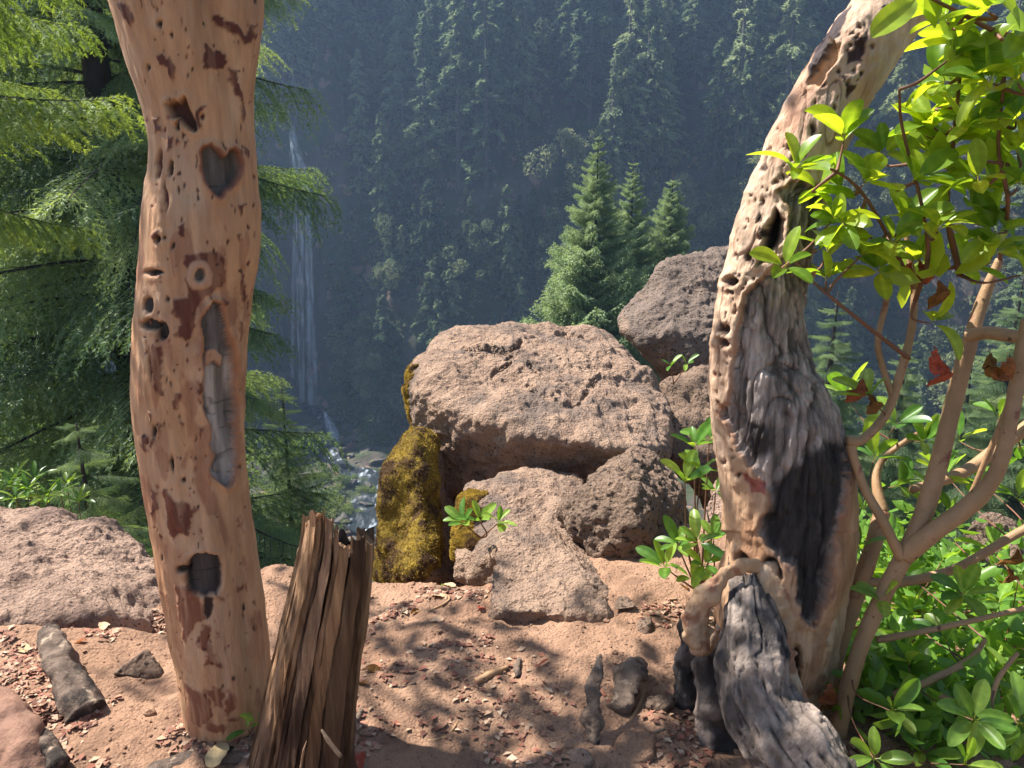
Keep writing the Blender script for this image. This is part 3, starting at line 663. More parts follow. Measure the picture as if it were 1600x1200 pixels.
# pitted round rock
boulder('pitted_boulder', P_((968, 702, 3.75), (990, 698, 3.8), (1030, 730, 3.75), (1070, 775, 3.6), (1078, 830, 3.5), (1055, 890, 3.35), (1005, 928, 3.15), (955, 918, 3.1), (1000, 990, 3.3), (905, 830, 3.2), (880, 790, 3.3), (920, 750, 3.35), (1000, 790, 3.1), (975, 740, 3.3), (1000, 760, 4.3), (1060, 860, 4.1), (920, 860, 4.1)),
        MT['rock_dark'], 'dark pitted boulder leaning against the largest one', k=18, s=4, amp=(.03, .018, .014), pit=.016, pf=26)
# front slab
boulder('front_slab', P_((800, 835, 3.25), (860, 828, 3.3), (905, 850, 3.25), (945, 890, 3.1), (968, 940, 2.95), (992, 985, 2.78), (945, 1012, 2.6), (860, 1020, 2.6), (772, 1012, 2.62), (766, 930, 2.68), (775, 880, 2.95), (855, 960, 2.58), (780, 945, 2.62), (930, 960, 2.6), (870, 900, 3.5), (800, 1040, 2.75), (960, 1030, 2.9), (880, 1060, 3.2)),
        MT['rock'], 'low flat-topped slab at the front of the pile, set in the dirt', k=30, s=6, amp=(.03, .016, .009), pit=.008, cracks=.012)
boulder('back_boulder', P_((968, 500, 7.0), (985, 462, 7.2), (1040, 405, 7.4), (1100, 380, 7.6), (1160, 378, 7.7), (1205, 420, 7.6), (1225, 520, 7.2), (1180, 560, 6.7), (1100, 545, 6.6), (1040, 520, 6.6), (985, 530, 6.7), (1040, 582, 6.7), (1150, 640, 6.6), (1220, 640, 6.9), (1060, 560, 8.4), (1200, 560, 8.6), (1150, 720, 7.4)),
        MT['rock_grey'], 'grey rounded boulder farthest back, under the sunlit firs', k=18, s=8, amp=(.06, .022, .012), pit=.002, pf=9, cracks=.02)
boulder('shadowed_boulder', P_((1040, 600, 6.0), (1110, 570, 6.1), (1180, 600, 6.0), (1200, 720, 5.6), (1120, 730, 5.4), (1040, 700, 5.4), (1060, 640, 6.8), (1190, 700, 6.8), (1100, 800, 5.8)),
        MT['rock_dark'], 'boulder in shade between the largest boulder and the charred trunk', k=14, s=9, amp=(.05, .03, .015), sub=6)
boulder('ledge_rock', P_((-60, 775, 3.7), (10, 783, 3.7), (60, 812, 3.6), (160, 826, 3.55), (225, 850, 3.45), (258, 880, 3.3), (264, 960, 3.0), (262, 1010, 2.8), (150, 985, 2.5), (60, 965, 2.48), (-80, 950, 2.45), (-80, 1080, 2.45), (120, 1110, 2.55), (255, 1110, 2.8), (-60, 850, 4.4), (240, 960, 4.0), (-260, 830, 3.2), (-260, 960, 2.6), (60, 1000, 4.4), (296, 925, 3.15), (300, 1060, 2.9)),
        MT['rock_pale'], 'pale weathered rock ledge along the canyon edge at the left', k=12, s=11, amp=(.05, .028, .012), pit=.012, pf=9)
boulder('right_rock', P_((1120, 745, 4.4), (1180, 730, 4.5), (1240, 790, 4.3), (1230, 900, 4.0), (1110, 880, 3.9), (1090, 800, 4.1), (1150, 830, 5.0), (1240, 860, 4.9)), MT['rock_pale'], 'pinkish rock half hidden behind the sprout and the charred trunk', k=12, s=12, amp=(.04, .02, .01), sub=6)
boulder('stony_lump', P_((1500, 830, 3.3), (1540, 800, 3.4), (1590, 815, 3.4), (1600, 880, 3.2), (1540, 895, 3.1), (1500, 870, 3.2), (1550, 850, 3.8)), MT['rock_dark'], 'small brown rock behind the shrub stems at the right', k=10, s=13, amp=(.03, .02, .01), sub=6)

# ================================================================== trunks
def trunk_grid(rows, Y, ncol, nrow, depth=1.0):
    rows = np.array(rows, float)
    Yv = np.broadcast_to(np.asarray(Y, float), (len(rows),))
    A = np.array([at(r[0], r[1], y) for r, y in zip(rows, Yv)]); B = np.array([at(r[2], r[3], y) for r, y in zip(rows, Yv)])
    l = np.linalg.norm((A + B)[1:] - (A + B)[:-1], axis=1) / 2; s = np.concatenate([[0], np.cumsum(l)]); tt = np.linspace(0, s[-1], nrow)
    m = max(len(rows) * 8, 60); ss = np.interp(np.linspace(0, len(rows) - 1, m), np.arange(len(rows)), s)
    A = crom(A, m); B = crom(B, m)
    A = np.stack([np.interp(tt, ss, A[:, k]) for k in range(3)], 1); B = np.stack([np.interp(tt, ss, B[:, k]) for k in range(3)], 1)
    C = (A + B) / 2; r = np.linalg.norm(B - A, axis=1) / 2; e1 = nrm(B - A); ax = nrm(np.gradient(C, axis=0)); e2 = nrm(np.cross(e1, ax))
    e2 = np.where(e2[:, 1:2] > 0, -e2, e2)
    nf = int(ncol * .78)
    th = np.concatenate([np.linspace(-.3, np.pi + .3, nf, endpoint=False), np.linspace(np.pi + .3, 2 * np.pi - .3, ncol - nf, endpoint=False)])
    off = e1[:, None] * np.cos(th)[None, :, None] + e2[:, None] * np.sin(th)[None, :, None] * depth
    V = (C[:, None] + off * r[:, None, None]).reshape(-1, 3); N = nrm(off.reshape(-1, 3))
    i = np.arange(nrow - 1)[:, None] * ncol; j = np.arange(ncol)[None]; k = (j + 1) % ncol
    F = np.stack([i + j, i + ncol + j, i + ncol + k, i + k], -1).reshape(-1, 4)
    front = np.tile(np.sin(th) > -.15, nrow)
    return V, N, F, front, C, r
def mixto(col, c, m):
    m = m[:, None]; return col * (1 - m) + np.asarray(c) * m
Z1 = lambda l, oy=0, k=.3375: [(x * k, y * k + oy) for x, y in l]
# ---- pale trunk with the heart
rowsL = [(y, a, b) for y, a, b in [(-330, 20, 330), (-200, 95, 372), (-100, 140, 392), (-40, 166, 402), (0, 180, 403), (60, 200, 400), (100, 213, 396), (150, 228, 391), (200, 240, 390), (250, 243, 393), (300, 236, 397), (330, 232, 401), (400, 229, 400), (450, 224, 393), (500, 220, 388), (550, 217, 381), (600, 217, 376), (650, 219, 375), (700, 224, 379), (750, 230, 385), (800, 238, 390), (850, 247, 396), (900, 255, 402), (950, 262, 408), (1000, 268, 413), (1050, 277, 417), (1100, 283, 418), (1140, 286, 416), (1200, 280, 425)]]
V, N, F, front, CC, RRd = trunk_grid([(a, y, b, y) for y, a, b in rowsL], 2.05, 250, 660, .95)
p = proj(V); wv_ = 3.2 * np.stack([fbm(V, 24, 4, 5, .65), fbm(V, 24, 4, 15, .65)], 1); pw = p + wv_; grain_ = fbm(V * [1, 1, .12], 70, 3, 19)
st = V * [1, 1, .3]
col = np.ones((len(V), 3)) * (.56, .325, .18)
col = mixto(col, (.6, .39, .25), sst(-.2, .5, fbm(st, 9, 3, 21))); col = mixto(col, (.48, .27, .16), .5 * sst(.1, .6, fbm(st, 6, 4, 25)))
col = mixto(col, (.46, .24, .13), .6 * sst(.12, .5, fbm(V * [1, 1, .6], 11, 4, 29)) * sst(200, 450, p[:, 1])); col = mixto(col, (.24, .07, .04), .45 * sst(.3, .5, fbm(V * [1, 1, .4], 19, 4, 33)) * sst(180, 420, p[:, 1]))
disp = .011 * fbm(st, 5, 3, 31) + .005 * fbm(st, 16, 3, 35) + .0016 * fbm(V * [1, 1, .15], 60, 3, 38); ck = np.abs(noise(V * [1, 1, .08] + .02 * noise(V, 6, 2)[:, None], 26, 39)); disp -= .003 * (1 - sst(0, .05, ck)) * sst(-.1, .3, noise(V, 4, 36)); col = mixto(col, (.3, .15, .09), .6 * (1 - sst(0, .06, ck)) * sst(-.1, .3, noise(V, 4, 36))); col = col * (1 + .13 * grain_[:, None])
fork = sst(240, -30, p[:, 1]); gx = 372 - .14 * (200 - p[:, 1]) * .9
disp -= front * .05 * fork * np.exp(-((p[:, 0] - (330 + .16 * p[:, 1])) / (16 + 8 * fork)) ** 2)
partid = np.zeros(len(V), int)
class S_:
    """distance to an outline on the bark, evaluated only near it"""
    def __init__(s, poly=None, ell=None, off=0.0, rough=1.0): s.poly, s.ell, s.off, s.rough = poly, ell, off, rough
    def __sub__(s, k): return S_(s.poly, s.ell, s.off + k, s.rough)
    def idx(s):
        if s.poly is not None: q = np.array(s.poly); lo, hi = q.min(0), q.max(0)
        else: x, y, rx, ry = s.ell; lo, hi = np.array([x - rx, y - ry]), np.array([x + rx, y + ry])
        lo = lo - 22 - s.off; hi = hi + 22 + s.off
        return np.where(front & (p[:, 0] > lo[0]) & (p[:, 0] < hi[0]) & (p[:, 1] > lo[1]) & (p[:, 1] < hi[1]))[0]
    def val(s, i):
        q = p[i] + wv_[i] * s.rough
        if s.poly is not None: return sdpoly(q, s.poly) - s.off
        x, y, rx, ry = s.ell; return (np.linalg.norm((q - [x, y]) / [rx, ry], axis=1) - 1) * min(rx, ry) - s.off
def feat(sd, c, dep=0.0, soft=2.0, lip=0.0, pid=0, mx=1.0, streak=0.0):
    if isinstance(sd, S_): i = sd.idx(); v = sd.val(i)
    else: i = np.where(front & (sd < 25))[0]; v = sd[i]
    if not len(i): return
    m = sst(soft, -soft, v)
    if c is not None:
        k = m * mx
        if streak: k = k * (1 - streak * sst(-.1, .5, grain_[i]))
        col[i] = col[i] * (1 - k[:, None]) + np.asarray(c) * k[:, None]
    disp[i] -= dep * m
    if lip: disp[i] += lip * np.exp(-((v - 5) / 5) ** 2)
    if pid: partid[i[v < 0]] = pid
DR, BK = (.11, .026, .018), (.028, .018, .015)
for poly in [[(940, 230), (955, 210), (985, 215), (1000, 245), (1040, 235), (1065, 290), (1050, 320), (1010, 325), (960, 315), (935, 280)],
             [(1020, 65), (1055, 80), (1110, 130), (1130, 175), (1165, 105), (1175, 170), (1140, 215), (1125, 225), (1100, 170), (1060, 125), (1020, 90)],
             [(715, 265), (740, 255), (770, 280), (785, 255), (810, 310), (800, 380), (790, 370), (770, 320), (730, 300)],
             [(905, 510), (930, 490), (960, 500), (925, 520), (920, 590), (905, 605)], [(545, 10), (580, 20), (620, 90), (620, 130), (590, 90)],
             [(1065, 320), (1100, 330), (1110, 400), (1130, 450), (1140, 540), (1125, 565), (1115, 480), (1085, 400)],
             [(770, 640), (800, 640), (790, 690), (770, 700)], [(815, 640), (835, 650), (820, 680)], [(845, 650), (870, 655), (860, 690)], [(1135, 680), (1155, 700), (1150, 740), (1135, 730)],
             [(700, 1090), (740, 1060), (745, 1090), (715, 1110)], [(820, 1050), (850, 1040), (870, 1100), (840, 1090)], [(650, 0), (665, 0), (655, 50)], [(700, 0), (725, 40), (705, 25)], [(1100, 950), (1125, 940), (1120, 1010)], [(1085, 1090), (1110, 1080), (1095, 1130)], [(720, 560), (740, 540), (745, 610), (725, 600)]]:
    feat(S_(Z1(poly), rough=2.0), DR, -.003, 1.5, mx=.97, streak=.2)
for poly in [[(870, -10), (1000, -30), (1050, 60), (1015, 150), (960, 185), (935, 220), (900, 300), (880, 370), (850, 400), (820, 360), (840, 300), (800, 260), (810, 200), (870, 190), (850, 120)],
             [(715, 400), (760, 410), (760, 520), (750, 650), (725, 650), (715, 520)], [(805, 620), (840, 625), (835, 700), (810, 690)], [(830, 755), (855, 790), (835, 805)], [(920, 780), (945, 790), (930, 850)],
             [(668, 820), (700, 830), (700, 900), (672, 905)], [(905, 560), (935, 570), (930, 650), (910, 640)], [(740, 770), (755, 790), (745, 820)], [(710, 850), (730, 860), (720, 900)],
             [(765, 1065), (795, 1070), (800, 1120), (860, 1150), (905, 1190), (860, 1290), (790, 1300), (765, 1200)], [(1120, 90), (1140, 100), (1135, 220), (1118, 225)], [(1085, 310), (1110, 300), (1110, 380), (1090, 390)], [(700, 720), (720, 740), (710, 780)], [(800, 200), (835, 210), (830, 260), (800, 250)], [(1020, 205), (1060, 215), (1050, 230)], [(690, 1080), (735, 1100), (735, 1180), (700, 1200)]]:
    feat(S_(Z1(poly, 400), rough=2.4), (.12, .032, .02), -.0025, 1.9, mx=.95, streak=.3)
for poly in [[(730, 420), (790, 430), (850, 490), (855, 560), (800, 580), (790, 650), (760, 620), (735, 500)], [(840, 580), (880, 600), (880, 700), (920, 735), (870, 750), (835, 680)], [(965, 430), (1020, 415), (1000, 440), (965, 455)], [(775, 810), (850, 850), (870, 960), (830, 1010), (770, 970)], [(860, 840), (925, 850), (925, 910), (880, 920)], [(945, 860), (975, 850), (970, 930), (935, 935)], [(790, 85), (830, 95), (820, 120), (795, 115)], [(740, 160), (775, 170), (765, 190), (735, 185)], [(735, 290), (765, 285), (750, 300)], [(905, 615), (920, 620), (915, 645)], [(955, 960), (1000, 960), (990, 985), (960, 985)], [(900, 455), (935, 450), (930, 475)], [(850, 960), (940, 1000), (930, 1035), (860, 1020)], [(690, 0), (720, 30), (735, 230), (700, 180)], [(1000, 130), (1012, 120), (1010, 190), (1000, 180)], [(680, 440), (700, 470), (705, 560), (690, 540)]]:
    feat(S_(Z1(poly, 760, .375), rough=2.8), (.21, .065, .036), -.002, 2.4, mx=.9, streak=.4)
for x, y, rx, ry, dep, c in [(738, 110, 10, 12, .006, BK), (787, 150, 8, 9, .005, BK), (818, 585, 11, 18, .012, BK), (790, 780, 10, 32, .012, BK), (735, 760, 14, 62, .010, DR), (940, 540, 10, 14, .006, DR), (770, 910, 7, 60, .005, DR), (740, 1110, 14, 18, .01, BK), (770, 1100, 7, 8, .006, BK), (965, 95, 8, 10, .006, BK), (808, 1130, 8, 16, .008, BK), (690, 310, 8, 16, .004, BK), (875, 345, 6, 8, .003, BK),
                            (725, 1265, 40, 13, .016, BK), (690, 1415, 20, 38, .008, BK), (700, 1500, 45, 24, .014, BK), (760, 1530, 30, 40, .012, BK), (800, 2150, 8, 36, .008, BK), (700, 1700, 8, 70, .006, DR), (850, 2635, 28, 16, .014, BK), (775, 1385, 8, 12, .004, BK), (850, 2225, 8, 10, .005, BK), (1100, 2160, 7, 8, .005, BK), (720, 2000, 9, 30, .006, BK)]:
    feat(S_(ell=(x * .3375, y * .3375, rx * .3375, ry * .3375)), c, dep, 1.6, .0015)
rh = random.Random(3)
for _ in range(260):
    feat(S_(ell=(rh.uniform(225, 400), rh.uniform(0, 1100), rh.uniform(.8, 2.0), rh.uniform(1, 5))), rh.choice([BK, DR, DR, (.3, .12, .07)]), .0025, 1.0)
# hollow, eye, heart, dead strip, dark patch
feat(S_(Z1([(765, 480), (800, 465), (830, 480), (850, 450), (880, 520), (905, 560), (905, 605), (870, 590), (820, 550), (790, 530)])), (.08, .03, .02), .022, 3, .004)
feat(S_(ell=(312, 430, 21, 24)), (.52, .31, .2), -.003, 2); feat(S_(ell=(312, 430, 8, 10)), (.16, .14, .13), .012, 2, .002, 2)
heart = Z1([(925, 700), (940, 672), (975, 668), (1010, 690), (1035, 722), (1055, 692), (1090, 682), (1112, 705), (1117, 760), (1105, 825), (1080, 862), (1045, 885), (1020, 918), (985, 895), (950, 850), (930, 790)])
d = S_(heart); feat(d - 2, (.3, .12, .07), 0, 2.5); feat(d - -3, (.17, .14, .12), .018, 1.3, .006, 1)
strip = Z1([(985, 215), (1025, 225), (1025, 290), (1050, 370), (1070, 440), (1080, 520), (1080, 600), (1085, 680), (1085, 760), (1090, 900), (1090, 980), (1075, 1040), (1055, 1065), (1010, 1030), (980, 1010), (975, 980), (1000, 920), (975, 880), (980, 800), (970, 760), (940, 690), (940, 600), (945, 530), (935, 450), (945, 380), (930, 320), (940, 280), (970, 240)], 400)
d = S_(strip); feat(d - 3.5, (.42, .2, .11), 0, 2.5); feat(d, (.4, .35, .315), .02, 1.3, .009, 3)
m = (partid == 3); col[m] = mixto(col[m], (.12, .105, .1), sst(570, 535, pw[m][:, 1]) * .9)
d = S_(Z1([(945, 440), (1000, 420), (1040, 470), (1035, 520), (990, 490), (950, 510)], 400)); feat(d, (.5, .3, .2), -.012, 2); i_ = d.idx(); partid[i_[d.val(i_) < 0]] = 0
d = S_(Z1([(790, 310), (820, 285), (860, 275), (915, 290), (920, 320), (925, 400), (900, 445), (850, 455), (800, 440), (780, 420), (780, 340)], 760, .375)); feat(d, (.075, .06, .055), .015, 1.3, .004, 4)
d = S_(Z1([(850, 455), (890, 460), (885, 530), (865, 560), (850, 520)], 760, .375)); feat(d, (.05, .03, .025), .004, 1.6)
for pid in (1, 2, 3, 4):
    m = partid == pid
    cr = fbm(V * [1, 1, .12], 40, 3, 50 + pid); col[m] *= (1 + .5 * cr[m])[:, None].clip(.4, 1.5); disp[m] += .0025 * cr[m]
    cr2 = np.abs(noise(V * [.15, .15, 1], 30, 60 + pid)); disp[m] -= .002 * (1 - sst(0, .06, cr2[m])); col[m] *= (1 - .5 * (1 - sst(0, .06, cr2[m])))[:, None]
V = V + N * disp[:, None]
lb = at(350, 1130, 2.05)
heart_tree = thing('madrone_tree', (lb[0], 2.05, gz(lb[0], 2.05)), 'smooth pinkish trunk with a heart-shaped scar at the left', 'tree')
fid = partid[F]; fp = np.where((fid == fid[:, :1]).all(1), fid[:, 0], 0)
for pid, nm, mt, lbl in [(0, 'trunk', 'trunk', None), (1, 'heart_scar', 'deadwood', 'grey heart-shaped scar in the bark'), (2, 'knot', 'deadwood', None), (3, 'bare_wood', 'deadwood', 'long strip of bare grey wood'), (4, 'dark_scar', 'deadwood', 'dark squarish scar near the foot')]:
    u, f = subset(V, F, fp == pid)
    q = part(nm, V[u], f, MT[mt], heart_tree, col[u])
    if lbl: q['label'] = lbl
# stems and crown above the picture
top = CC[0]; TIPS = []
def limb(pts, r, n=24):
    return tube(pts, r, n, 10, .08, 4, 3)
tc_ = top + np.array([.0, .1, -.1])
L1 = [tc_, tc_ + [-.6, .35, .6], tc_ + [-1.3, .6, 1.3], tc_ + [-2.3, .8, 1.9]]; L2 = [tc_ + [.05, 0, 0], tc_ + [.1, -.1, .8], tc_ + [-.2, -.2, 1.8], tc_ + [-.7, -.1, 3.0]]
lst = [limb(L1, [.13, .11, .08, .03]), limb(L2, [.11, .09, .07, .03])]
rc = np.random.default_rng(12); ends = []
q = crom(L1, 30); q2 = crom(L2, 30)
for k in range(44):
    e = np.array([-2.7, 3.15, 4.1]) + rc.uniform(-1, 1, 3) * [1.05, .7, .45]; a = q[min(int(14 + 15 * rc.random()), 29)]
    if k % 5 == 0: a = q2[min(int(14 + 15 * rc.random()), 29)]; e = a + rc.normal(size=3) * .4
    lst.append(tube([a, (a + e) / 2 + [0, 0, .08], e], [.022, .014, .005], 8, 5)); ends.append(e)
    for _ in range(2):
        e2 = e + rc.normal(size=3) * .22; lst.append(tube([(a + 2 * e) / 3, e2], [.008, .004], 4, 4)); ends.append(e2)
V2, F2 = join(lst); part('limbs', V2, F2, MT['stem'], heart_tree)
E = np.repeat(np.array(ends), 8, 0); n = len(E); A = nrm(rc.normal(size=(n, 3)) + [0, 0, .3]); B = nrm(np.cross(A, rc.normal(size=(n, 3)))); l = rc.uniform(.08, .13, n)[:, None]
Q = E + rc.normal(size=(n, 3)) * .03 + A * .03
V2 = np.stack([Q, Q + A * l * .35 + B * l * .24, Q + A * l * .75 + B * l * .2, Q + A * l, Q + A * l * .75 - B * l * .2, Q + A * l * .35 - B * l * .24], 1).reshape(-1, 3)
o = part('crown', V2, np.arange(n * 6).reshape(-1, 6), MT['leaf'], heart_tree, np.ones((n * 6, 3))); o['kind'] = 'stuff'

# ---- leaning charred trunk
rowsR = [(1640, -330, 1740, -230), (1500, -215, 1615, -140), (1405, -90, 1522, -30), (1335, 5, 1440, 45), (1290, 55, 1400, 92), (1250, 120, 1364, 146), (1215, 185, 1337, 198), (1187, 250, 1308, 250), (1165, 305, 1289, 300), (1150, 350, 1281, 347), (1138, 400, 1272, 400), (1128, 450, 1262, 452), (1120, 500, 1257, 500), (1116, 550, 1265, 550), (1113, 600, 1286, 600), (1114, 650, 1309, 648), (1120, 700, 1318, 700), (1128, 750, 1325, 750), (1132, 800, 1329, 800), (1130, 850, 1326, 850), (1124, 900, 1320, 900), (1124, 950, 1313, 950), (1132, 1000, 1304, 1000), (1146, 1050, 1294, 1050), (1160, 1100, 1282, 1100), (1166, 1150, 1280, 1150), (1160, 1230, 1290, 1230)]
V, N, F, front, CC, RRd = trunk_grid(rowsR, 2.12, 270, 680, .9)
p = proj(V); wv_ = 4.0 * np.stack([fbm(V, 22, 4, 105, .65), fbm(V, 22, 4, 115, .65)], 1); pw = p + wv_; grain_ = fbm(V * [1, 1, .12], 70, 3, 119)
sq = V * [1, 1, .35]; partid = np.zeros(len(V), int)
col = np.ones((len(V), 3)) * (.58, .41, .29)
col = mixto(col, (.62, .47, .36), sst(-.1, .5, fbm(sq, 8, 3, 121))); col = mixto(col, (.5, .25, .15), .7 * sst(.0, .5, fbm(sq, 6, 4, 125)) * sst(700, 300, p[:, 1]))
ck = np.abs(noise(V * [1, 1, .1] + .03 * noise(V, 6, 2)[:, None], 24, 139)); col = mixto(col, (.5, .31, .18), sst(650, 820, p[:, 1]) * .8); col = mixto(col, (.36, .19, .1), .75 * sst(.0, .5, fbm(sq, 10, 4, 127)) * sst(500, 760, p[:, 1])); col = mixto(col, (.2, .1, .06), .7 * (1 - sst(0, .07, ck)) * sst(-.1, .3, noise(V, 5, 136))); col = col * (1 + .16 * grain_[:, None])
disp = -.004 * (1 - sst(0, .06, ck)) * sst(-.1, .3, noise(V, 5, 136)) + .0018 * grain_ + .012 * fbm(sq, 5, 3, 131) + .005 * fbm(V, 16, 3, 135) + .0015 * fbm(V, 50, 2, 138)
charp = [(1215, 300), (1238, 330), (1228, 400), (1182, 440), (1160, 480), (1150, 540), (1146, 600), (1132, 640), (1148, 690), (1172, 730), (1190, 760), (1205, 770), (1195, 800), (1190, 830), (1215, 870), (1240, 885), (1248, 960), (1268, 975), (1285, 930), (1298, 850), (1308, 800), (1322, 720), (1330, 640), (1300, 600), (1280, 560), (1275, 500), (1272, 450), (1280, 400), (1290, 345), (1292, 300), (1255, 275)]
sdc = sdpoly(pw + 5 * np.stack([fbm(V * [1, 1, .5], 40, 3, 107), fbm(V * [1, 1, .5], 40, 3, 109)], 1), charp)
d = sdc; feat(d - 3, (.42, .22, .13), 0, 2); feat(d, (.44, .365, .325), .012, 1.6, .007, 1)
m = partid == 1
rg = np.abs(fbm(V * [1, 1, .3] + .15 * noise(V, 4, 7)[:, None], 13, 3, 141)); fl = fbm(V * [1, 1, .22], 26, 4, 145)
w1 = worley(V * [1, 1, .4] + .01 * noise(V, 30, 3)[:, None], 42, 148); chk = sst(.42, .62, w1); fib = fbm(V * [1, 1, .1], 90, 3, 149)
disp = disp + m * (.009 * (sst(0, .3, rg) - .7) + .007 * fl - .004 * chk + .0025 * fib)
col[m] *= (1 + .55 * fl[m] - .5 * (1 - sst(0, .14, rg[m])) - .3 * chk[m] + .35 * fib[m])[:, None].clip(.3, 1.4)
blk = sdpoly(pw, [(1225, 745), (1260, 720), (1300, 690), (1325, 700), (1330, 800), (1305, 860), (1285, 980), (1245, 985), (1235, 895), (1195, 850), (1188, 790)]); feat(np.maximum(blk, sdc), (.022, .019, .019), 0, 8, mx=.95)  # lower right of the charred face coloured near-black
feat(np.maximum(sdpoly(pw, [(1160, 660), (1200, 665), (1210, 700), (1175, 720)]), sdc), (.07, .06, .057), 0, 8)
# bored holes down the tan strip
rh = random.Random(8)
for _ in range(130):
    y = rh.uniform(30, 760); xl = np.interp(y, [0, 120, 250, 400, 600, 800], [1335, 1250, 1187, 1138, 1113, 1132]); wd = np.interp(y, [0, 200, 300, 450, 600, 700, 800], [95, 95, 60, 42, 38, 45, 60])
    x = xl + wd * rh.random() ** .8; a = rh.uniform(.8, 3.4)
    if sdpoly(np.array([[x, y]]), charp)[0] < 4: continue
    feat(S_(ell=(x, y, a, a * rh.uniform(.7, 2.6)), rough=1.3), rh.choice([BK, (.06, .03, .02), (.2, .09, .05)]), rh.uniform(.003, .011), 1.4, .0015)
feat(S_([(1212, 330), (1226, 345), (1222, 372), (1200, 405), (1184, 413), (1192, 385), (1200, 352)]), (.012, .01, .01), .055, 3, .006, 3)  # near-black colour paints the hollow's depth shade onto its charred wood
for c_, poly in [((.05, .02, .02), [(1335, 58), (1355, 55), (1352, 75), (1345, 95), (1322, 100), (1325, 82), (1338, 78)]), ((.045, .02, .02), [(1395, 35), (1410, 30), (1402, 45)]), ((.05, .03, .03), [(1378, 10), (1392, 8), (1390, 20), (1380, 20)]), ((.05, .03, .03), [(1262, 128), (1300, 82), (1332, 8), (1310, 20), (1275, 78)]), ((.07, .03, .02), [(1322, 133), (1340, 130), (1325, 155)]), ((.07, .03, .02), [(1312, 118), (1325, 120), (1318, 130)]), ((.35, .12, .1), [(1160, 735), (1195, 755), (1200, 775), (1175, 768)])]:
    feat(S_(poly), c_, .002, 1.6)
feat(S_([(1298, 62), (1310, 75), (1305, 95), (1290, 115), (1280, 135), (1262, 132), (1275, 110), (1292, 90)]), (.5, .32, .18), .02, 4, .004)
for x, y, rx, ry, dep in [(1146, 440, 10, 7, .02), (1138, 515, 7, 9, .014), (1137, 535, 9, 6, .012), (1160, 872, 11, 8, .018), (1207, 890, 14, 22, .022), (1215, 1002, 10, 17, .02), (1240, 1040, 7, 32, .016), (1210, 970, 6, 9, .006), (1182, 930, 8, 20, .008)]:
    feat(S_(ell=(x, y, rx, ry)), (.05, .028, .02), dep, 2.5, .005)
m = (p[:, 1] > 830) & (partid == 0); disp[m] += (.022 * fbm(V[m] * [1, 1, .5], 7, 3, 151))
V = V + N * disp[:, None]
lb = at(1290, 1110, 2.12)
char_tree = thing('charred_tree', (lb[0], 2.12, gz(lb[0], 2.12)), 'leaning trunk with a charred grey face and pitted tan edge at the right', 'tree')
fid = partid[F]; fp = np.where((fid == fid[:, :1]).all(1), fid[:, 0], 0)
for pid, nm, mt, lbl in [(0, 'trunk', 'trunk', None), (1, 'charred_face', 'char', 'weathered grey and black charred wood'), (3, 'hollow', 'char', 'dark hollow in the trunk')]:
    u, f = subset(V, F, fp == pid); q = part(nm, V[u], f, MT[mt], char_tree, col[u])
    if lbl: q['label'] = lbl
# grey root flowing towards the viewer, with char and weathered wood on it
rp = P_((1165, 880, 2.1), (1166, 925, 1.97), (1170, 985, 1.9), (1178, 1050, 1.84), (1205, 1120, 1.76), (1258, 1195, 1.66), (1320, 1270, 1.56), (1380, 1340, 1.5)); rp[-1] = np.array([rp[-1][0] + .05, rp[-1][1] - .06, -.03]); rp.append(rp[-1] + np.array([.2, -.2, -.25]))
V, F = tube(rp, [.03, .04, .06, .085, .105, .11, .105, .10, .08], 190, 130); nn_ = 190 * 130; ta = np.concatenate([np.tile(np.arange(130) / 130 * 6.283, 190), [0, 0]]); tb = np.concatenate([np.repeat(np.arange(190) / 190, 130), [0, 1]]); gco = np.stack([np.cos(ta), np.sin(ta), tb * 2.2], 1); gr_ = fbm(gco + .12 * noise(gco, 3, 4)[:, None], 5, 4, 163); rdg = np.abs(noise(gco * [1, 1, .7] + .2 * noise(gco, 2, 9)[:, None], 4.5, 169))
sq = V; fl = fbm(V, 9, 4, 161); V = V + vnormals(V, F) * (.028 * fbm(V, 6, 3, 165) + .012 * fl + .007 * gr_ - .012 * (1 - sst(0, .12, rdg)) + .003 * fbm(V, 40, 3, 167))[:, None]; p = proj(V)
col = np.ones((len(V), 3)) * (.36, .285, .24); col = mixto(col, (.07, .06, .058), np.clip(sst(1080, 960, p[:, 1] + 60 * fl) + sst(-.05, .4, fbm(V, 7, 3, 171)) * .8, 0, 1)); col = mixto(col, (.46, .37, .31), sst(.1, .5, fbm(V, 15, 3, 175)) * .7); col = col * (1 + .45 * gr_[:, None]); col = mixto(col, (.04, .033, .03), (1 - sst(0, .1, rdg)) * .8)
part('root', V, F, MT['char'], char_tree, col)['label'] = 'weathered grey root twisting down towards the viewer'
def bark_tube(name, pts, rad, n=60, seg=28, s=0, ell=None, c=(.5, .33, .2)):
    V, F = tube(P_(*pts), rad, n * 2, seg, .5, 16, s, ell); V = V + vnormals(V, F) * (.0035 * fbm(V, 45, 3, s + 9))[:, None]; cc = mixto(np.ones((len(V), 3)) * c, (.62, .45, .31), sst(-.2, .5, fbm(V, 12, 3, s + 3))); cc = mixto(cc, (.3, .13, .08), sst(.2, .55, fbm(V, 18, 3, s + 5)) * .8)
    return part(name, V, F, MT['trunk'], char_tree, cc)
bark_tube('bark_lip', [(1200, 880, 2.0), (1160, 886, 1.96), (1125, 905, 1.95), (1100, 940, 1.95), (1088, 978, 1.96), (1092, 1008, 1.97), (1106, 1016, 1.99), (1122, 985, 2.0)], [.012, .015, .016, .02, .022, .017, .01, .006], s=201, ell=1.6)
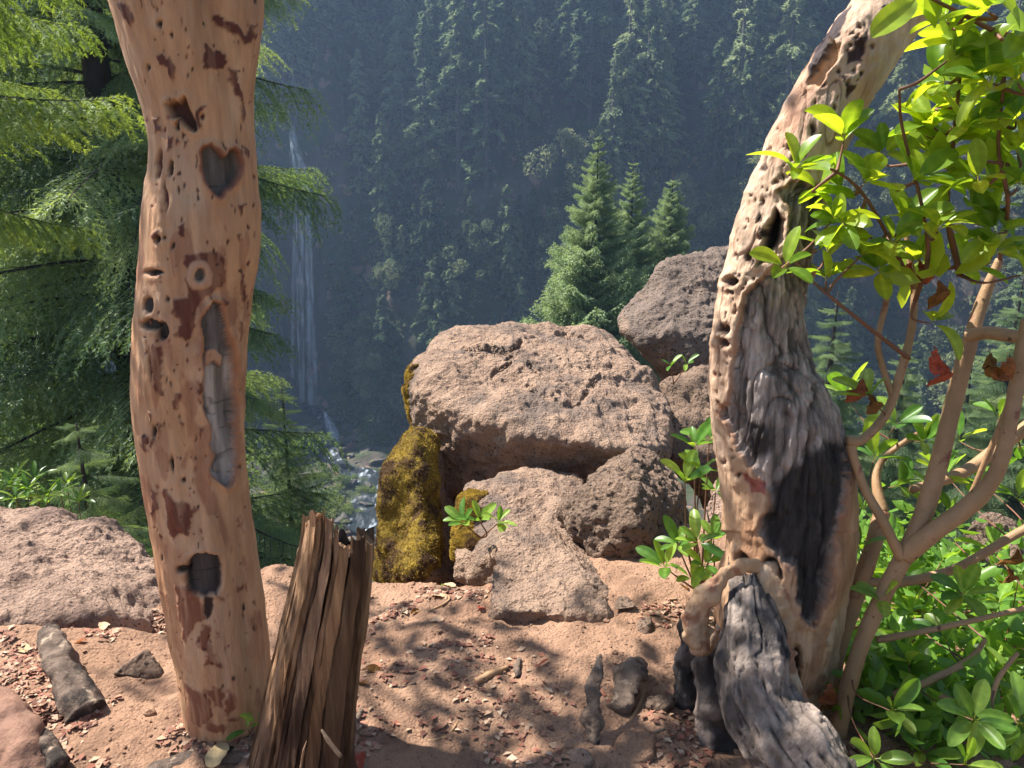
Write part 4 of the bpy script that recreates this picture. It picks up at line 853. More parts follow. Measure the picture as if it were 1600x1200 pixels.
bark_tube('bark_strip', [(1195, 880, 2.0), (1205, 915, 1.97), (1212, 965, 1.95), (1222, 1030, 1.92), (1240, 1080, 1.88), (1272, 1140, 1.82), (1300, 1180, 1.78)], [.03, .04, .045, .034, .026, .018, .008], s=211, n=80)
bark_tube('bark_strip', [(1300, 820, 2.02), (1296, 900, 2.02), (1280, 985, 2.03), (1268, 1060, 2.04), (1262, 1130, 2.05)], [.012, .04, .06, .06, .06], s=221, n=60, ell=.7, c=(.48, .35, .2))
V, F = tube(P_((1070, 1100, 2.12), (1072, 1040, 2.12), (1082, 985, 2.15), (1100, 925, 2.2)), [.05, .042, .04, .012], 60, 30, .5, 14, 241); cc = mixto(np.ones((len(V), 3)) * (.05, .042, .04), (.2, .16, .14), sst(.1, .5, fbm(V, 20, 3, 243)))
part('charred_spur', V, F, MT['char'], char_tree, cc)
V, F = tube(P_((1120, 1160, 1.95), (1112, 1090, 1.98), (1108, 1040, 2.03), (1135, 985, 2.1)), [.06, .055, .05, .03], 60, 30, .5, 12, 251); cc = mixto(np.ones((len(V), 3)) * (.06, .048, .045), (.25, .19, .16), sst(.0, .5, fbm(V, 16, 3, 253)))
part('charred_spur', V, F, MT['char'], char_tree, cc)
# out of the picture above: the trunk's own top
top = CC[0]; lst = [limb([top + [-.06, 0, -.06], top + [.5, .1, .5], top + [1.1, .3, 1.2], top + [1.5, .6, 2.0]], [.075, .06, .045, .02])]; ends = []
for k in range(14):
    a = top + np.array([.5, .1, .5]) + np.array([1.0, .5, 1.5]) * rc.random(); e = a + rc.normal(size=3) * .5 + [0.3, 0, .2]; lst.append(tube([a, (a + e) / 2 + [0, 0, .06], e], [.02, .012, .005], 8, 5)); ends.append(e)
V2, F2 = join(lst); part('limbs', V2, F2, MT['stem'], char_tree)
E = np.repeat(np.array(ends), 7, 0); n = len(E); A = nrm(rc.normal(size=(n, 3)) + [0, 0, .3]); B = nrm(np.cross(A, rc.normal(size=(n, 3)))); l = rc.uniform(.08, .13, n)[:, None]; Q = E + rc.normal(size=(n, 3)) * .05
V2 = np.stack([Q, Q + A * l * .35 + B * l * .24, Q + A * l * .75 + B * l * .2, Q + A * l, Q + A * l * .75 - B * l * .2, Q + A * l * .35 - B * l * .24], 1).reshape(-1, 3)
o = part('crown', V2, np.arange(n * 6).reshape(-1, 6), MT['leaf'], char_tree, np.ones((n * 6, 3))); o['kind'] = 'stuff'

# ---- broken rotten stump: a rotten core and split slabs of wood round it
rowsS = [(478, 800, 578, 812), (470, 850, 580, 855), (458, 900, 576, 905), (446, 950, 570, 955), (434, 1000, 563, 1005), (422, 1050, 557, 1055), (411, 1100, 552, 1105), (400, 1150, 548, 1155), (386, 1200, 546, 1205), (365, 1270, 555, 1275)]
V, N, F, front, CC, RRd = trunk_grid(rowsS, 1.72, 110, 110, .85)
sb = at(470, 1230, 1.72)
stump = thing('broken_stump', (sb[0], 1.72, gz(sb[0], 1.72)), 'jagged rotten brown stump split into vertical slabs', 'stump')
row = np.repeat(np.arange(110), 110); cen = CC[row]
V = cen + (V - cen) * (.84 + .1 * fbm(V * [1, 1, .15], 16, 3, 301))[:, None]
ztop = at(520, 850, 1.72)[2] + .03 * noise(V * [1, 1, 0], 30, 311); ex = np.maximum(V[:, 2] - ztop, 0)
V[:, 2] -= ex; inw = np.clip(ex * 9, 0, .9)[:, None]; V[:, :2] = V[:, :2] * (1 - inw) + cen[:, :2] * inw
part('core', V, F, MT['wood'], stump, mixto(np.ones((len(V), 3)) * (.07, .042, .03), (.16, .09, .055), sst(0, .5, fbm(V * [1, 1, .2], 20, 3, 305))))
e1s = nrm(np.array([1.0, 0, .05])); rs = random.Random(17); th0 = -.35; q0 = 0
tops = [(at(480, 815, 1.72)[2]), (at(515, 800, 1.66)[2]), (at(545, 828, 1.66)[2]), (at(575, 835, 1.7)[2])]
while th0 < 3.5:
    wd = rs.choice([.12, .2, .3, .42, .55]); th1 = min(th0 + wd, 3.55); tm = (th0 + th1) / 2
    f = (1 - math.cos(max(min(tm, math.pi), 0))) / 2       # 0 at the right side, 1 at the left
    zt = np.interp(1 - f, [0, .33, .62, 1], tops) + rs.choice([.0, .006, -.004, -.012, -.045]); ro = rs.choice([.98, 1.03, 1.08, 1.15]); dp = rs.uniform(.16, .3)
    nr_ = 90; o_ = []
    tl_ = rs.uniform(-.1, .1)
    for a_, r_a in [(u_, (1 + tl_ * (u_ - .5)) * math.cos((th1 - th0) / 2) / math.cos((u_ - .5) * (th1 - th0))) for u_ in np.linspace(0, 1, 13)] + [(1, 1 - dp * .5), (1, 1 - dp), (.66, 1 - dp), (.33, 1 - dp), (0, 1 - dp), (0, 1 - dp * .5)]:
        o_.append((th0 + (th1 - th0) * (.03 + .94 * a_), r_a * ro))
    o_ = np.array(o_); ns = len(o_); G = np.zeros((nr_, ns, 3)); zs = CC[:, 2]
    zb_ = rs.choice([zs.min(), zs.min(), zs.min(), zs.min() + rs.uniform(.05, .25)])
    for k_ in range(nr_):
        z = zt + (zb_ - zt) * (k_ / (nr_ - 1)) ** 1.15; c0 = np.array([np.interp(-z, -zs, CC[:, j]) for j in range(3)]); r0 = np.interp(-z, -zs, RRd); tp_ = 1 - .35 * max(0, (z - zt + .03) / .03)
        G[k_] = c0 + r0 * o_[:, 1:] * (np.cos(o_[:, :1]) * e1s + np.sin(o_[:, :1]) * np.array([0, -.85, 0])); G[k_, :, 2] = z
    Vs = G.reshape(-1, 3); cs = np.repeat(Vs.reshape(nr_, ns, 3).mean(1), ns, 0); dr = nrm((Vs - cs) * [1, 1, 0])
    Vs = Vs + dr * (.0045 * fbm(Vs * [1, 1, .04], 60, 3, q0) + .004 * noise(Vs * [1, 1, .15], 18, q0 + 3))[:, None]
    kk = np.repeat(np.arange(nr_), ns); jag = .014 * noise(Vs * [1, 1, 0], 70, q0 + 5) + .016 * noise(Vs * [1, 1, 0], 28, q0 + 6); Vs[:, 2] += jag * np.exp(-kk / 5.0)
    i = np.arange(nr_ - 1)[:, None] * ns; j = np.arange(ns)[None]; k = (j + 1) % ns
    Fs = np.stack([i + j, i + k, i + ns + k, i + ns + j], -1).reshape(-1, 4)
    Vs = np.concatenate([Vs, [Vs[:ns].mean(0) - [0, 0, .008]], [Vs[-ns:].mean(0)]]); m_ = nr_ * ns
    Ft = np.concatenate([np.stack([np.full(ns, m_), (np.arange(ns) + 1) % ns, np.arange(ns)], 1), np.stack([np.full(ns, m_ + 1), m_ - ns + np.arange(ns), m_ - ns + (np.arange(ns) + 1) % ns], 1)])
    bc = np.array(rs.choice([(.34, .215, .125), (.42, .28, .165), (.29, .18, .11), (.23, .14, .09), (.38, .235, .13)])) * (.6 if f < .2 else 1)  # right-flank slabs tinted darker; their shaded side is put into the colour
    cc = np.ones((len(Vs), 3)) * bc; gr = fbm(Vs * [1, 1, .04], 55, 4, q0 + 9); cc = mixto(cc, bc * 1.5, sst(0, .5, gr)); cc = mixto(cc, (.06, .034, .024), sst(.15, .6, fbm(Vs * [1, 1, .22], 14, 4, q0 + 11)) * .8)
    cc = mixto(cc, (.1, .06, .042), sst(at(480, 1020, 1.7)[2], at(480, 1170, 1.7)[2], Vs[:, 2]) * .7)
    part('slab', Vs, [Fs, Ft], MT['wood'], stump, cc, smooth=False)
    th0 = th1 + rs.choice([.0, .01, .03]); q0 += 20
def sliver(pts, r, parent, c, s, name='splinter', ell=.4):
    V, F = tube(P_(*pts), r, 16, 8, .35, 20, s, ell); return part(name, V, F, MT['wood'], parent, np.ones((len(V), 3)) * c)
sliver([(470, 1200, 1.53), (474, 1175, 1.53), (479, 1158, 1.54)], [.005, .006, .003], stump, (.5, .33, .2), 2)
sliver([(502, 1140, 1.54), (515, 1160, 1.53), (533, 1182, 1.52)], [.003, .007, .005], stump, (.48, .34, .23), 3)

# ================================================================== leaves
def leaf_mesh(name, mat, bend, fold, wr=.46, twist=0.0, crumple=0, s=0):
    n = 13; u = np.linspace(0, 1, n) ** .9; wv = wr * .5 * np.sqrt(np.clip(1 - (2 * u ** 1.25 - 1) ** 2, 0, 1)); wv[0] = .02; wv[-1] = .03
    V = []
    for k in range(n):
        for sgn in (-1, -.5, 0, .5, 1):
            y = wv[k] * sgn; z = -bend * u[k] ** 2 + fold * abs(sgn) * wv[k] * 1.4 + twist * y * u[k] * 2
            V.append((u[k] + .16, y, z))
    V = np.array(V)
    if crumple: V = V + crumple * np.stack([fbm(V, 4, 2, s + k) for k in range(3)], 1)
    F = gridf(n, 5)
    # stalk
    q = len(V); V = np.concatenate([V, [(0, -.012, 0), (0, .012, 0), (.18, .012, 0), (.18, -.012, 0)]]); F = np.concatenate([F, [[q, q + 1, q + 2, q + 3]]])
    cl = np.ones((len(V), 3)); mid = np.abs(V[:, 1]) < .004; cl[mid] = (1.35, 1.3, 1.5); vn = np.abs(((V[:, 0] - np.abs(V[:, 1]) * .9) * 9) % 1 - .5); cl *= (.88 + .3 * vn)[:, None]; cl[-4:] = (1.2, .8, .6)
    return mesh(name, V, F, mat, cl)
LV = [leaf_mesh('leaf', MT['leaf'], b, f, w_, t) for b, f, w_, t in [(.1, .35, .5, .1), (.25, .25, .46, -.2), (-.05, .45, .44, .2), (.35, .2, .52, 0), (.15, .5, .4, -.1), (.5, .3, .42, .35), (.2, .7, .5, .1)]]
LW = [leaf_mesh('leaf', MT['leaf_low'], b, f, w_, t) for b, f, w_, t in [(.1, .3, .44, .1), (.3, .25, .4, -.2), (.0, .4, .42, .2)]]
LD = [leaf_mesh('dead_leaf', MT['leaf_dead'], .3, .8, .5, .3, .14, k) for k in range(3)]
from mathutils import Matrix
def put_leaf(parent, me, pos, d, up, size, name='leaf'):
    d = Vector(d).normalized(); u = Vector(up); y = u.cross(d)
    if y.length < 1e-3: y = Vector((1, 0, 0)).cross(d)
    y.normalize(); z = d.cross(y); M = Matrix((d, y, z)).transposed().to_4x4()
    o = D.objects.new(name, me); COL.objects.link(o); o.parent = parent
    o.location = Vector(pos) - parent.location; o.rotation_euler = M.to_euler(); o.scale = (size,) * 3
    return o
rl = random.Random(21)
def whorl(parent, pos, axis, n, size, lib, spread=(.75, 1.35)):
    ax = nrm(axis); a = nrm(np.cross(ax, [.3, .9, .2])); b = np.cross(ax, a); g = rl.random() * 6.28
    for k in range(n):
        t = g + k * 2.4; e = rl.uniform(*spread) * (.55 + .45 * (1 - k / n)); rad = a * math.cos(t) + b * math.sin(t)
        d = ax * math.cos(e) + rad * math.sin(e); d = d + np.array([0, 0, -.08])
        up = ax * .8 + np.array([0, 0, .7]) - rad * .2 + np.array([rl.uniform(-.5, .5), rl.uniform(-.5, .5), 0])
        put_leaf(parent, rl.choice(lib), pos + ax * (.012 * (n - k) / n), d, up, size * rl.uniform(.65, 1.15))
# ---- the shrub: smooth tan stems
sb = ong(1310, 1150)
shrub = thing('madrone_shrub', (sb[0], sb[1], sb[2]), 'leafy shrub with smooth tan forking stems and bright green leaves at the right', 'shrub')
YS = sb[1]
stems = [([(1305, 1165, YS), (1318, 1100, YS), (1345, 1010, YS), (1380, 930, YS), (1415, 865, YS)], [.032, .03, .028, .028, .03]),
         ([(1412, 872, YS), (1440, 810, YS + .02), (1465, 730, YS + .05), (1490, 630, YS + .08), (1512, 545, YS + .1), (1535, 470, YS + .12), (1562, 405, YS + .12)], [.034, .031, .029, .028, .026, .02, .012]),
         ([(1412, 868, YS), (1460, 830, YS - .03), (1520, 785, YS - .05), (1558, 735, YS - .06), (1578, 660, YS - .05), (1590, 590, YS - .02), (1605, 500, YS)], [.034, .03, .027, .026, .023, .021, .018]),
         ([(1408, 872, YS - .01), (1380, 815, YS), (1352, 765, YS + .03), (1334, 715, YS + .05), (1330, 695, YS + .06)], [.018, .016, .015, .014, .018]),
         ([(1325, 690, YS + .06), (1350, 685, YS + .06), (1385, 645, YS + .08), (1408, 580, YS + .1), (1425, 510, YS + .12), (1428, 450, YS + .15), (1418, 380, YS + .18), (1410, 300, YS + .2)], [.02, .016, .016, .014, .013, .011, .009, .006]),
         ([(1395, 620, YS + .09), (1378, 570, YS + .1), (1372, 530, YS + .1), (1385, 470, YS + .12), (1400, 400, YS + .12), (1412, 330, YS + .1)], [.011, .01, .01, .009, .007, .005]),
         ([(1512, 525, YS + .1), (1545, 520, YS + .06), (1600, 526, YS), (1680, 520, YS - .05)], [.024, .021, .02, .018]),
         ([(1290, 1090, YS + .14), (1318, 980, YS + .16), (1345, 910, YS + .16), (1365, 850, YS + .18), (1378, 800, YS + .22)], [.034, .034, .032, .03, .03]),
         ([(1378, 800, YS + .22), (1370, 740, YS + .28), (1400, 700, YS + .3), (1500, 640, YS + .35)], [.022, .014, .01, .008]),
         ([(1345, 910, YS + .15), (1420, 908, YS + .12), (1500, 885, YS + .1), (1600, 828, YS + .08), (1680, 800, YS + .05)], [.018, .017, .016, .016, .015]),
         ([(1425, 765, YS + .1), (1500, 740, YS + .16), (1560, 700, YS + .2), (1640, 640, YS + .2)], [.014, .02, .022, .022]),
         ([(1350, 1100, YS + .1), (1400, 1085, YS), (1460, 1060, YS), (1515, 1030, YS + .05), (1540, 1000, YS + .06)], [.016, .014, .013, .012, .007]),
         ([(1440, 1075, YS), (1490, 1095, YS - .05), (1540, 1105, YS - .08), (1560, 1060, YS - .06), (1590, 1020, YS - .05)], [.01, .009, .009, .008, .007]),
         ([(1370, 1000, YS + .06), (1450, 985, YS + .02), (1540, 965, YS), (1620, 945, YS)], [.012, .01, .009, .008]),
         ([(1600, 560, YS + .05), (1565, 660, YS + .06), (1540, 720, YS + .08), (1510, 790, YS + .1)], [.01, .01, .01, .009])]
smp = []
for k, (pts, rd) in enumerate(stems):
    V, F = tube(P_(*pts), [q * .84 for q in rd], 12 * len(pts), 16, .1, 9, k * 7 + 1)
    part('stem', V, F, MT['stem'], shrub); smp.append(crom(P_(*pts), 30)[6:])
smp = np.concatenate(smp)
def sprig(parent, px, py, Y, n, size, lib, curve=.02, r=.0045, anchors=None):
    e = at(px, py, Y); A = smp if anchors is None else anchors
    dd = np.linalg.norm((A - e) * [1, .7, 1], axis=1) + .25 * np.maximum(A[:, 2] - e[2] + .05, 0); i = int(np.argmin(dd)); a = A[i]
    mid = (a + e) / 2 + np.array([rl.uniform(-.03, .03), rl.uniform(-.03, .03), -curve * rl.uniform(.2, 1)])
    V, F = tube([a, mid, e], [r * 1.1, r * .75, r * .5], 12, 6, .15, 30, int(px)); part('twig', V, F, MT['twig'], parent)
    ax = nrm(nrm(e - mid) + np.array([0, 0, .55])); whorl(parent, e, ax, n, size, lib)
    return np.array([mid, e])
UP = [(1240, 268, 1.85, 7), (1225, 420, 1.9, 4), (1318, 222, 1.9, 6), (1445, 205, 1.95, 6), (1480, 35, 1.7, 5), (1590, 130, 1.7, 5), (1590, 240, 1.8, 4), (1530, 285, 1.8, 5), (1275, 300, 1.92, 4), (1318, 300, 1.95, 5), (1395, 380, 1.9, 5), (1300, 345, 1.9, 4), (1348, 290, 1.9, 6), (1290, 395, 1.95, 5), (1480, 95, 1.75, 5), (1485, 160, 1.9, 6), (1480, 130, 1.8, 5), (1545, 20, 1.6, 6), (1592, 60, 1.6, 5), (1460, 200, 1.9, 6), (1505, 200, 1.8, 6), (1380, 245, 2.0, 7), (1425, 285, 1.85, 7), (1475, 270, 1.95, 6), (1550, 130, 1.7, 6), (1588, 190, 1.75, 6), (1545, 240, 1.85, 7), (1590, 295, 1.8, 6), (1350, 365, 2.0, 7), (1410, 352, 1.95, 7), (1465, 362, 1.85, 6), (1515, 330, 1.95, 7), (1560, 365, 1.9, 6), (1320, 350, 1.9, 6), (1375, 425, 2.0, 5), (1435, 415, 1.95, 6), (1500, 418, 2.0, 6), (1550, 400, 1.9, 5), (1595, 430, 1.85, 6), (1290, 440, 1.95, 5), (1452, 505, 1.95, 3), (1510, 70, 1.75, 5), (1560, 310, 1.9, 5), (1345, 400, 1.92, 4)]
# main twigs that carry the upper sprays
anch = [smp]
for pts, rd in [([(1640, 70, 1.7), (1560, 50, 1.68), (1500, 20, 1.65), (1440, -10, 1.6)], [.009, .008, .006, .004]), ([(1428, 450, YS + .12), (1360, 320, 1.92), (1310, 270, 1.88), (1262, 258, 1.86)], [.008, .006, .005, .004]),
                ([(1420, 560, YS + .1), (1330, 490, 1.95), (1270, 440, 1.93), (1240, 405, 1.93)], [.009, .007, .005, .004]), ([(1500, 430, 2.0), (1480, 330, 1.95), (1490, 220, 1.9), (1500, 120, 1.82)], [.012, .01, .008, .005]),
                ([(1562, 405, YS + .12), (1575, 320, 1.85), (1560, 230, 1.8), (1570, 120, 1.72)], [.008, .007, .006, .004]), ([(1430, 470, 2.0), (1450, 400, 1.92), (1440, 320, 1.9), (1410, 200, 1.85), (1405, 140, 1.8)], [.01, .008, .006, .005, .004])]:
    V, F = tube(P_(*pts), [q * .7 for q in rd], 30, 8, .12, 20, 3); part('twig', V, F, MT['twig'], shrub); anch.append(crom(P_(*pts), 20))
anch = np.concatenate(anch)
for px, py, Y, n in UP: sprig(shrub, px, py, Y, n + 1, .088, LV, anchors=anch)
put_leaf(shrub, LV[2], at(1440, -10, 1.6), at(1362, 62, 1.56) - at(1440, -10, 1.6), (-.2, -1, .4), .125)
for k, (px, py, Y) in enumerate([(1350, 585, 2.0), (1352, 605, 1.98), (1460, 540, 1.95), (1475, 560, 1.94), (1435, 400, 1.95), (1420, 402, 1.96), (1464, 430, 1.94), (1545, 545, 1.92), (1575, 550, 1.9), (1590, 850, 1.95), (1575, 880, 1.95), (1292, 1060, 1.95), (1285, 1100, 1.92), (1298, 1085, 1.93)]):
    put_leaf(shrub, LD[k % 3], at(px, py, Y), (rl.uniform(-.4, .4), rl.uniform(-.4, .4), -1), (rl.uniform(-1, 1), -1, .2), .07, 'dead_leaf')
def leaf_mass(E, per, l0, l1, s, sp=.05, wr=.22):
    r = np.random.default_rng(s); E = np.repeat(np.array(E), per, 0); n = len(E); A = nrm(r.normal(size=(n, 3)) * [1, 1, .7] + [0, 0, .25]); B = nrm(np.cross(A, r.normal(size=(n, 3)) * .6 + [0, 0, 1])); l = r.uniform(l0, l1, n)[:, None]; Q = E + r.normal(size=(n, 3)) * sp
    Cn = np.cross(A, B); V = np.stack([Q, Q + A * l * .35 + B * l * wr + Cn * l * .06, Q + A * l * .75 + B * l * wr * .9 + Cn * l * .04, Q + A * l - Cn * l * .1, Q + A * l * .75 - B * l * wr * .9 + Cn * l * .04, Q + A * l * .35 - B * l * wr + Cn * l * .06], 1).reshape(-1, 3)
    i = np.arange(n)[:, None] * 6; F = np.concatenate([i + [0, 1, 2, 3], i + [0, 3, 4, 5]])
    return V, F
# the smaller leaves along the twigs, too many to pick out
pa_ = proj(anch); ca_ = anch[(pa_[:, 0] > 1395) & (pa_[:, 1] < 430)]
E = [ca_[rl.randrange(len(ca_))] + np.array([rl.uniform(-.03, .03), rl.uniform(-.03, .06), rl.uniform(-.02, .03)]) for _ in range(22)]
V, F = leaf_mass(E, 4, .07, .11, 19, .015, .24); part('foliage', V, F, MT['leaf'], shrub, np.ones((len(V), 3)))['kind'] = 'stuff'
# ---- low sprouts round its foot
sp_ = ong(1480, 1130)
sprout = thing('madrone_sprouts', tuple(sp_), 'low tangle of green leafy sprouts on the ground around the shrub', 'shrub')
LOW = [(1440, 690, 6), (1400, 665, 5), (1360, 625, 4), (1325, 622, 4), (1480, 745, 4), (1560, 655, 4), (1552, 862, 5), (1475, 830, 4), (1425, 960, 5), (1505, 930, 6), (1560, 945, 6), (1592, 900, 5), (1480, 1005, 5), (1395, 1005, 4), (1545, 1045, 5), (1592, 1010, 5), (1450, 1085, 5), (1520, 1125, 5), (1590, 1130, 5), (1440, 1180, 7), (1365, 1185, 5), (1505, 1195, 5), (1580, 1195, 5), (1400, 760, 5), (1365, 720, 4), (1540, 760, 4), (1590, 780, 5), (1350, 800, 4), (1420, 900, 4), (1470, 880, 4), (1590, 1070, 4), (1420, 1040, 4), (1345, 860, 3), (1450, 760, 4), (1500, 690, 4), (1590, 700, 4), (1380, 940, 4), (1555, 1000, 4), (1500, 1060, 4), (1390, 1110, 4)]
groots = np.array([[sp_[0] + rl.uniform(-.5, .9), sp_[1] + rl.uniform(-.25, .9), 0] for _ in range(40)]); groots[:, 2] = [gz(a, b) - .01 for a, b, _ in groots]
lowan = np.concatenate([smp[smp[:, 2] < 1.2], groots])
for px, py, n in LOW:
    Y = rl.uniform(1.85, 2.5) if py < 1100 else rl.uniform(1.62, 1.85)
    sprig(sprout, px, py, Y, n + 1, .095, LW, anchors=lowan, r=.003)
# fuller background greenery behind the shrub
E = []
for _ in range(420):
    x = rl.uniform(1.15, 3.6); y = rl.uniform(2.3, 3.9); z = gz(x, y) + rl.uniform(.02, .45) * rl.random() ** .6; E.append((x, y, z))
def leaf_mass(E, per, l0, l1, s, sp=.05, wr=.22):
    r = np.random.default_rng(s); E = np.repeat(np.array(E), per, 0); n = len(E); A = nrm(r.normal(size=(n, 3)) * [1, 1, .7] + [0, 0, .25]); B = nrm(np.cross(A, r.normal(size=(n, 3)) * .6 + [0, 0, 1])); l = r.uniform(l0, l1, n)[:, None]; Q = E + r.normal(size=(n, 3)) * sp
    Cn = np.cross(A, B); V = np.stack([Q, Q + A * l * .35 + B * l * wr + Cn * l * .06, Q + A * l * .75 + B * l * wr * .9 + Cn * l * .04, Q + A * l - Cn * l * .1, Q + A * l * .75 - B * l * wr * .9 + Cn * l * .04, Q + A * l * .35 - B * l * wr + Cn * l * .06], 1).reshape(-1, 3)
    i = np.arange(n)[:, None] * 6; F = np.concatenate([i + [0, 1, 2, 3], i + [0, 3, 4, 5]])
    return V, F
for _ in range(230):
    q = ong(rl.uniform(1345, 1640), rl.uniform(900, 1210)); E.append((q[0], q[1] + rl.uniform(.0, .3), gz(q[0], q[1]) + rl.uniform(.02, .2) * rl.random() ** .7))
V, F = leaf_mass(E, 6, .05, .1, 9)
tag(obj('ground_cover', mesh('ground_cover', V, F, MT['leaf_low'], np.ones((len(V), 3)))), 'leafy green ground cover on the slope behind the shrub', 'ground cover', kind='stuff')

# ---- sprout between the pitted boulder and the trunk
def plant(name, label, root, tips, size, lib, n=6, r=.004):
    b = np.array(root); t = thing(name, tuple(b), label, 'plant')
    for px, py, Y in tips:
        e = at(px, py, Y); mid = (b * .55 + e * .45) + np.array([rl.uniform(-.03, .03), 0, -.02]); V, F = tube([b, mid, e], [r * 1.6, r, r * .6], 14, 6); part('stem', V, F, MT['twig'], t)
        whorl(t, e, nrm(nrm(e - mid) * .6 + np.array([0, -.25, .6])), n, size, lib)
    return t
b = ong(1095, 925)
plant('leafy_sprout', 'green leafy sprout growing between the dark pitted boulder and the charred trunk', b, [(1085, 700, 2.75), (1108, 690, 2.8), (1070, 755, 2.7), (1095, 740, 2.75), (1118, 770, 2.8), (1060, 855, 2.7), (1090, 850, 2.65), (1040, 888, 2.65), (1100, 885, 2.6), (1080, 905, 2.6), (1115, 845, 2.75)], .1, LW, 6)
b = at(752, 840, 3.36)
plant('seedling', 'small bright green seedling rooted in the mossy block', b, [(725, 818, 3.3), (750, 815, 3.3), (778, 818, 3.3)], .095, LW, 6)
b = at(1052, 600, 5.6)
plant('crevice_plant', 'tiny sprig in the crevice beside the grey back boulder', b, [(1048, 572, 5.5), (1072, 570, 5.5)], .1, LW, 4)
LN = [leaf_mesh('leaf', MT['leaf_low'], .2, .2, .26, 0), leaf_mesh('leaf', MT['leaf_low'], .35, .25, .22, .1)]
for k, (px, py, Y, lb) in enumerate([(45, 775, 4.3, 'bright narrow-leaved plant just above the pale rock ledge'), (95, 782, 4.4, 'narrow-leaved plant second along the pale rock ledge'), (15, 770, 4.6, 'narrow-leaved plant at the left end of the pale rock ledge')]):
    e = at(px, py, Y); b = np.array([e[0], e[1] + .1, gz(e[0], e[1] + .1) - .05]); plant('narrow_plant', lb, b, [(px, py - 10, Y), (px + 28, py + 4, Y), (px - 20, py + 6, Y), (px + 10, py - 24, Y + .1)], .11, LN, 9)
for k, (px, py, lb) in enumerate([(598, 945, 'pale green weed beside the top of the broken stump'), (612, 985, 'small weed on the edge just right of the broken stump'), (690, 940, 'thin weed at the foot of the golden mossy boulder')]):
    b = at(px, py + 25, 3.0); plant('weed', lb, b, [(px - 6, py, 2.95), (px + 8, py + 8, 2.95), (px + 2, py - 12, 3.0)], .035, LW, 4, .0015)
b = ong(385, 1150)
plant('leaf_shoot', 'little green shoot at the foot of the pinkish trunk', b, [(388, 1142, 1.93), (400, 1130, 1.94)], .05, LW, 3, .002)

# ================================================================== small things on the ground
def ground_tube(name, pts, rad, mat, label, cat, lift=.0, n=30, seg=12, rough=.25, s=0, ell=None, group=None):
    Q = [];
    for k, (px, py) in enumerate(pts):
        q = ong(px, py); q[2] += (lift if np.isscalar(lift) else lift[k]); Q.append(q)
    V, F = tube(Q, rad, n, seg, rough, 18, s, ell); return solid(name, V, F, mat, label, cat, group)
ground_tube('log_stub', [(135, 1115), (112, 1080), (92, 1045), (82, 1020)], [.06, .05, .042, .034], MT['greywood'], 'grey weathered stub of a branch poking out of the dirt at the left', 'log', [-.01, .02, .05, .08], 50, 26, .25, 3)
V, F = rock(np.random.default_rng(61).normal(size=(9, 3)) * .035 + ong(208, 1045), 5, 10, (.01, .006, .003), 6, .004, 40); solid('dark_stone', V, F, MT['rock_dark'], 'dark crumbly lump in the dirt left of the pinkish trunk', 'stone')
ground_tube('thick_root', [(-260, 1080), (-90, 1110), (-10, 1130), (30, 1165), (45, 1215), (50, 1270)], [.1, .09, .08, .075, .06, .04], MT['root'], 'thick smooth tan root in the bottom left corner', 'root', [-.12, -.01, .01, .01, -.01, -.1], 80, 24, .2, 9)
ground_tube('knobbly_root', [(95, 1215), (70, 1180), (48, 1150), (30, 1140)], [.03, .034, .03, .02], MT['greywood'], 'gnarled brown root piece beside the thick tan root', 'root', .035, 40, 18, .5, 13)
ground_tube('grey_root', [(190, 1225), (260, 1195), (330, 1180), (420, 1185), (470, 1200)], [.02, .03, .032, .03, .025], MT['greywood'], 'grey root crossing the dirt below the pinkish trunk', 'root', -.005, 60, 18, .35, 17, .6)
V, F = tube(P_((925, 1185, 1.9), (928, 1110, 1.95), (932, 1060, 2.02), (938, 1022, 2.08)), [.03, .032, .022, .004], 60, 22, .7, 22, 23, .5); solid('wood_shard', V, F, MT['greywood'], 'upright jagged shard of grey wood in the middle of the dirt', 'wood')
V, F = tube(P_((965, 1110, 2.05), (985, 1050, 2.15), (1000, 1030, 2.25)), [.035, .04, .02], 50, 22, .6, 20, 27, .6); solid('rotten_root', V, F, MT['greywood'], 'low rotten brown root beside the upright wood shard', 'root')
for k, (px, py, sz, lb) in enumerate([(1030, 1108, .035, 'dark lump of charred wood between shard and charred trunk'), (905, 1185, .03, 'small grey chunk at the foot of the upright wood shard'), (1000, 1170, .04, 'dusty brown clod near the bottom edge left of the grey root'), (1075, 1170, .03, 'brown clod just left of the grey root'), (812, 1096, .032, 'small half-buried stone in the middle of the bare dirt'), (1010, 985, .03, 'small dark rock under the edge of the pitted boulder'), (975, 950, .03, 'brown stone in the gap beside the front slab')]):
    c = ong(px, py); V, F = rock(np.random.default_rng(70 + k).normal(size=(9, 3)) * [sz, sz, sz * .6] + c, 5, 9, (.008, .005, .003), 80 + k, .003, 40)
    solid('stone', V, F, MT['rock_dark'] if k < 1 or k > 4 else MT['dirt'] if k != 1 else MT['rock_pale'], lb, 'stone')
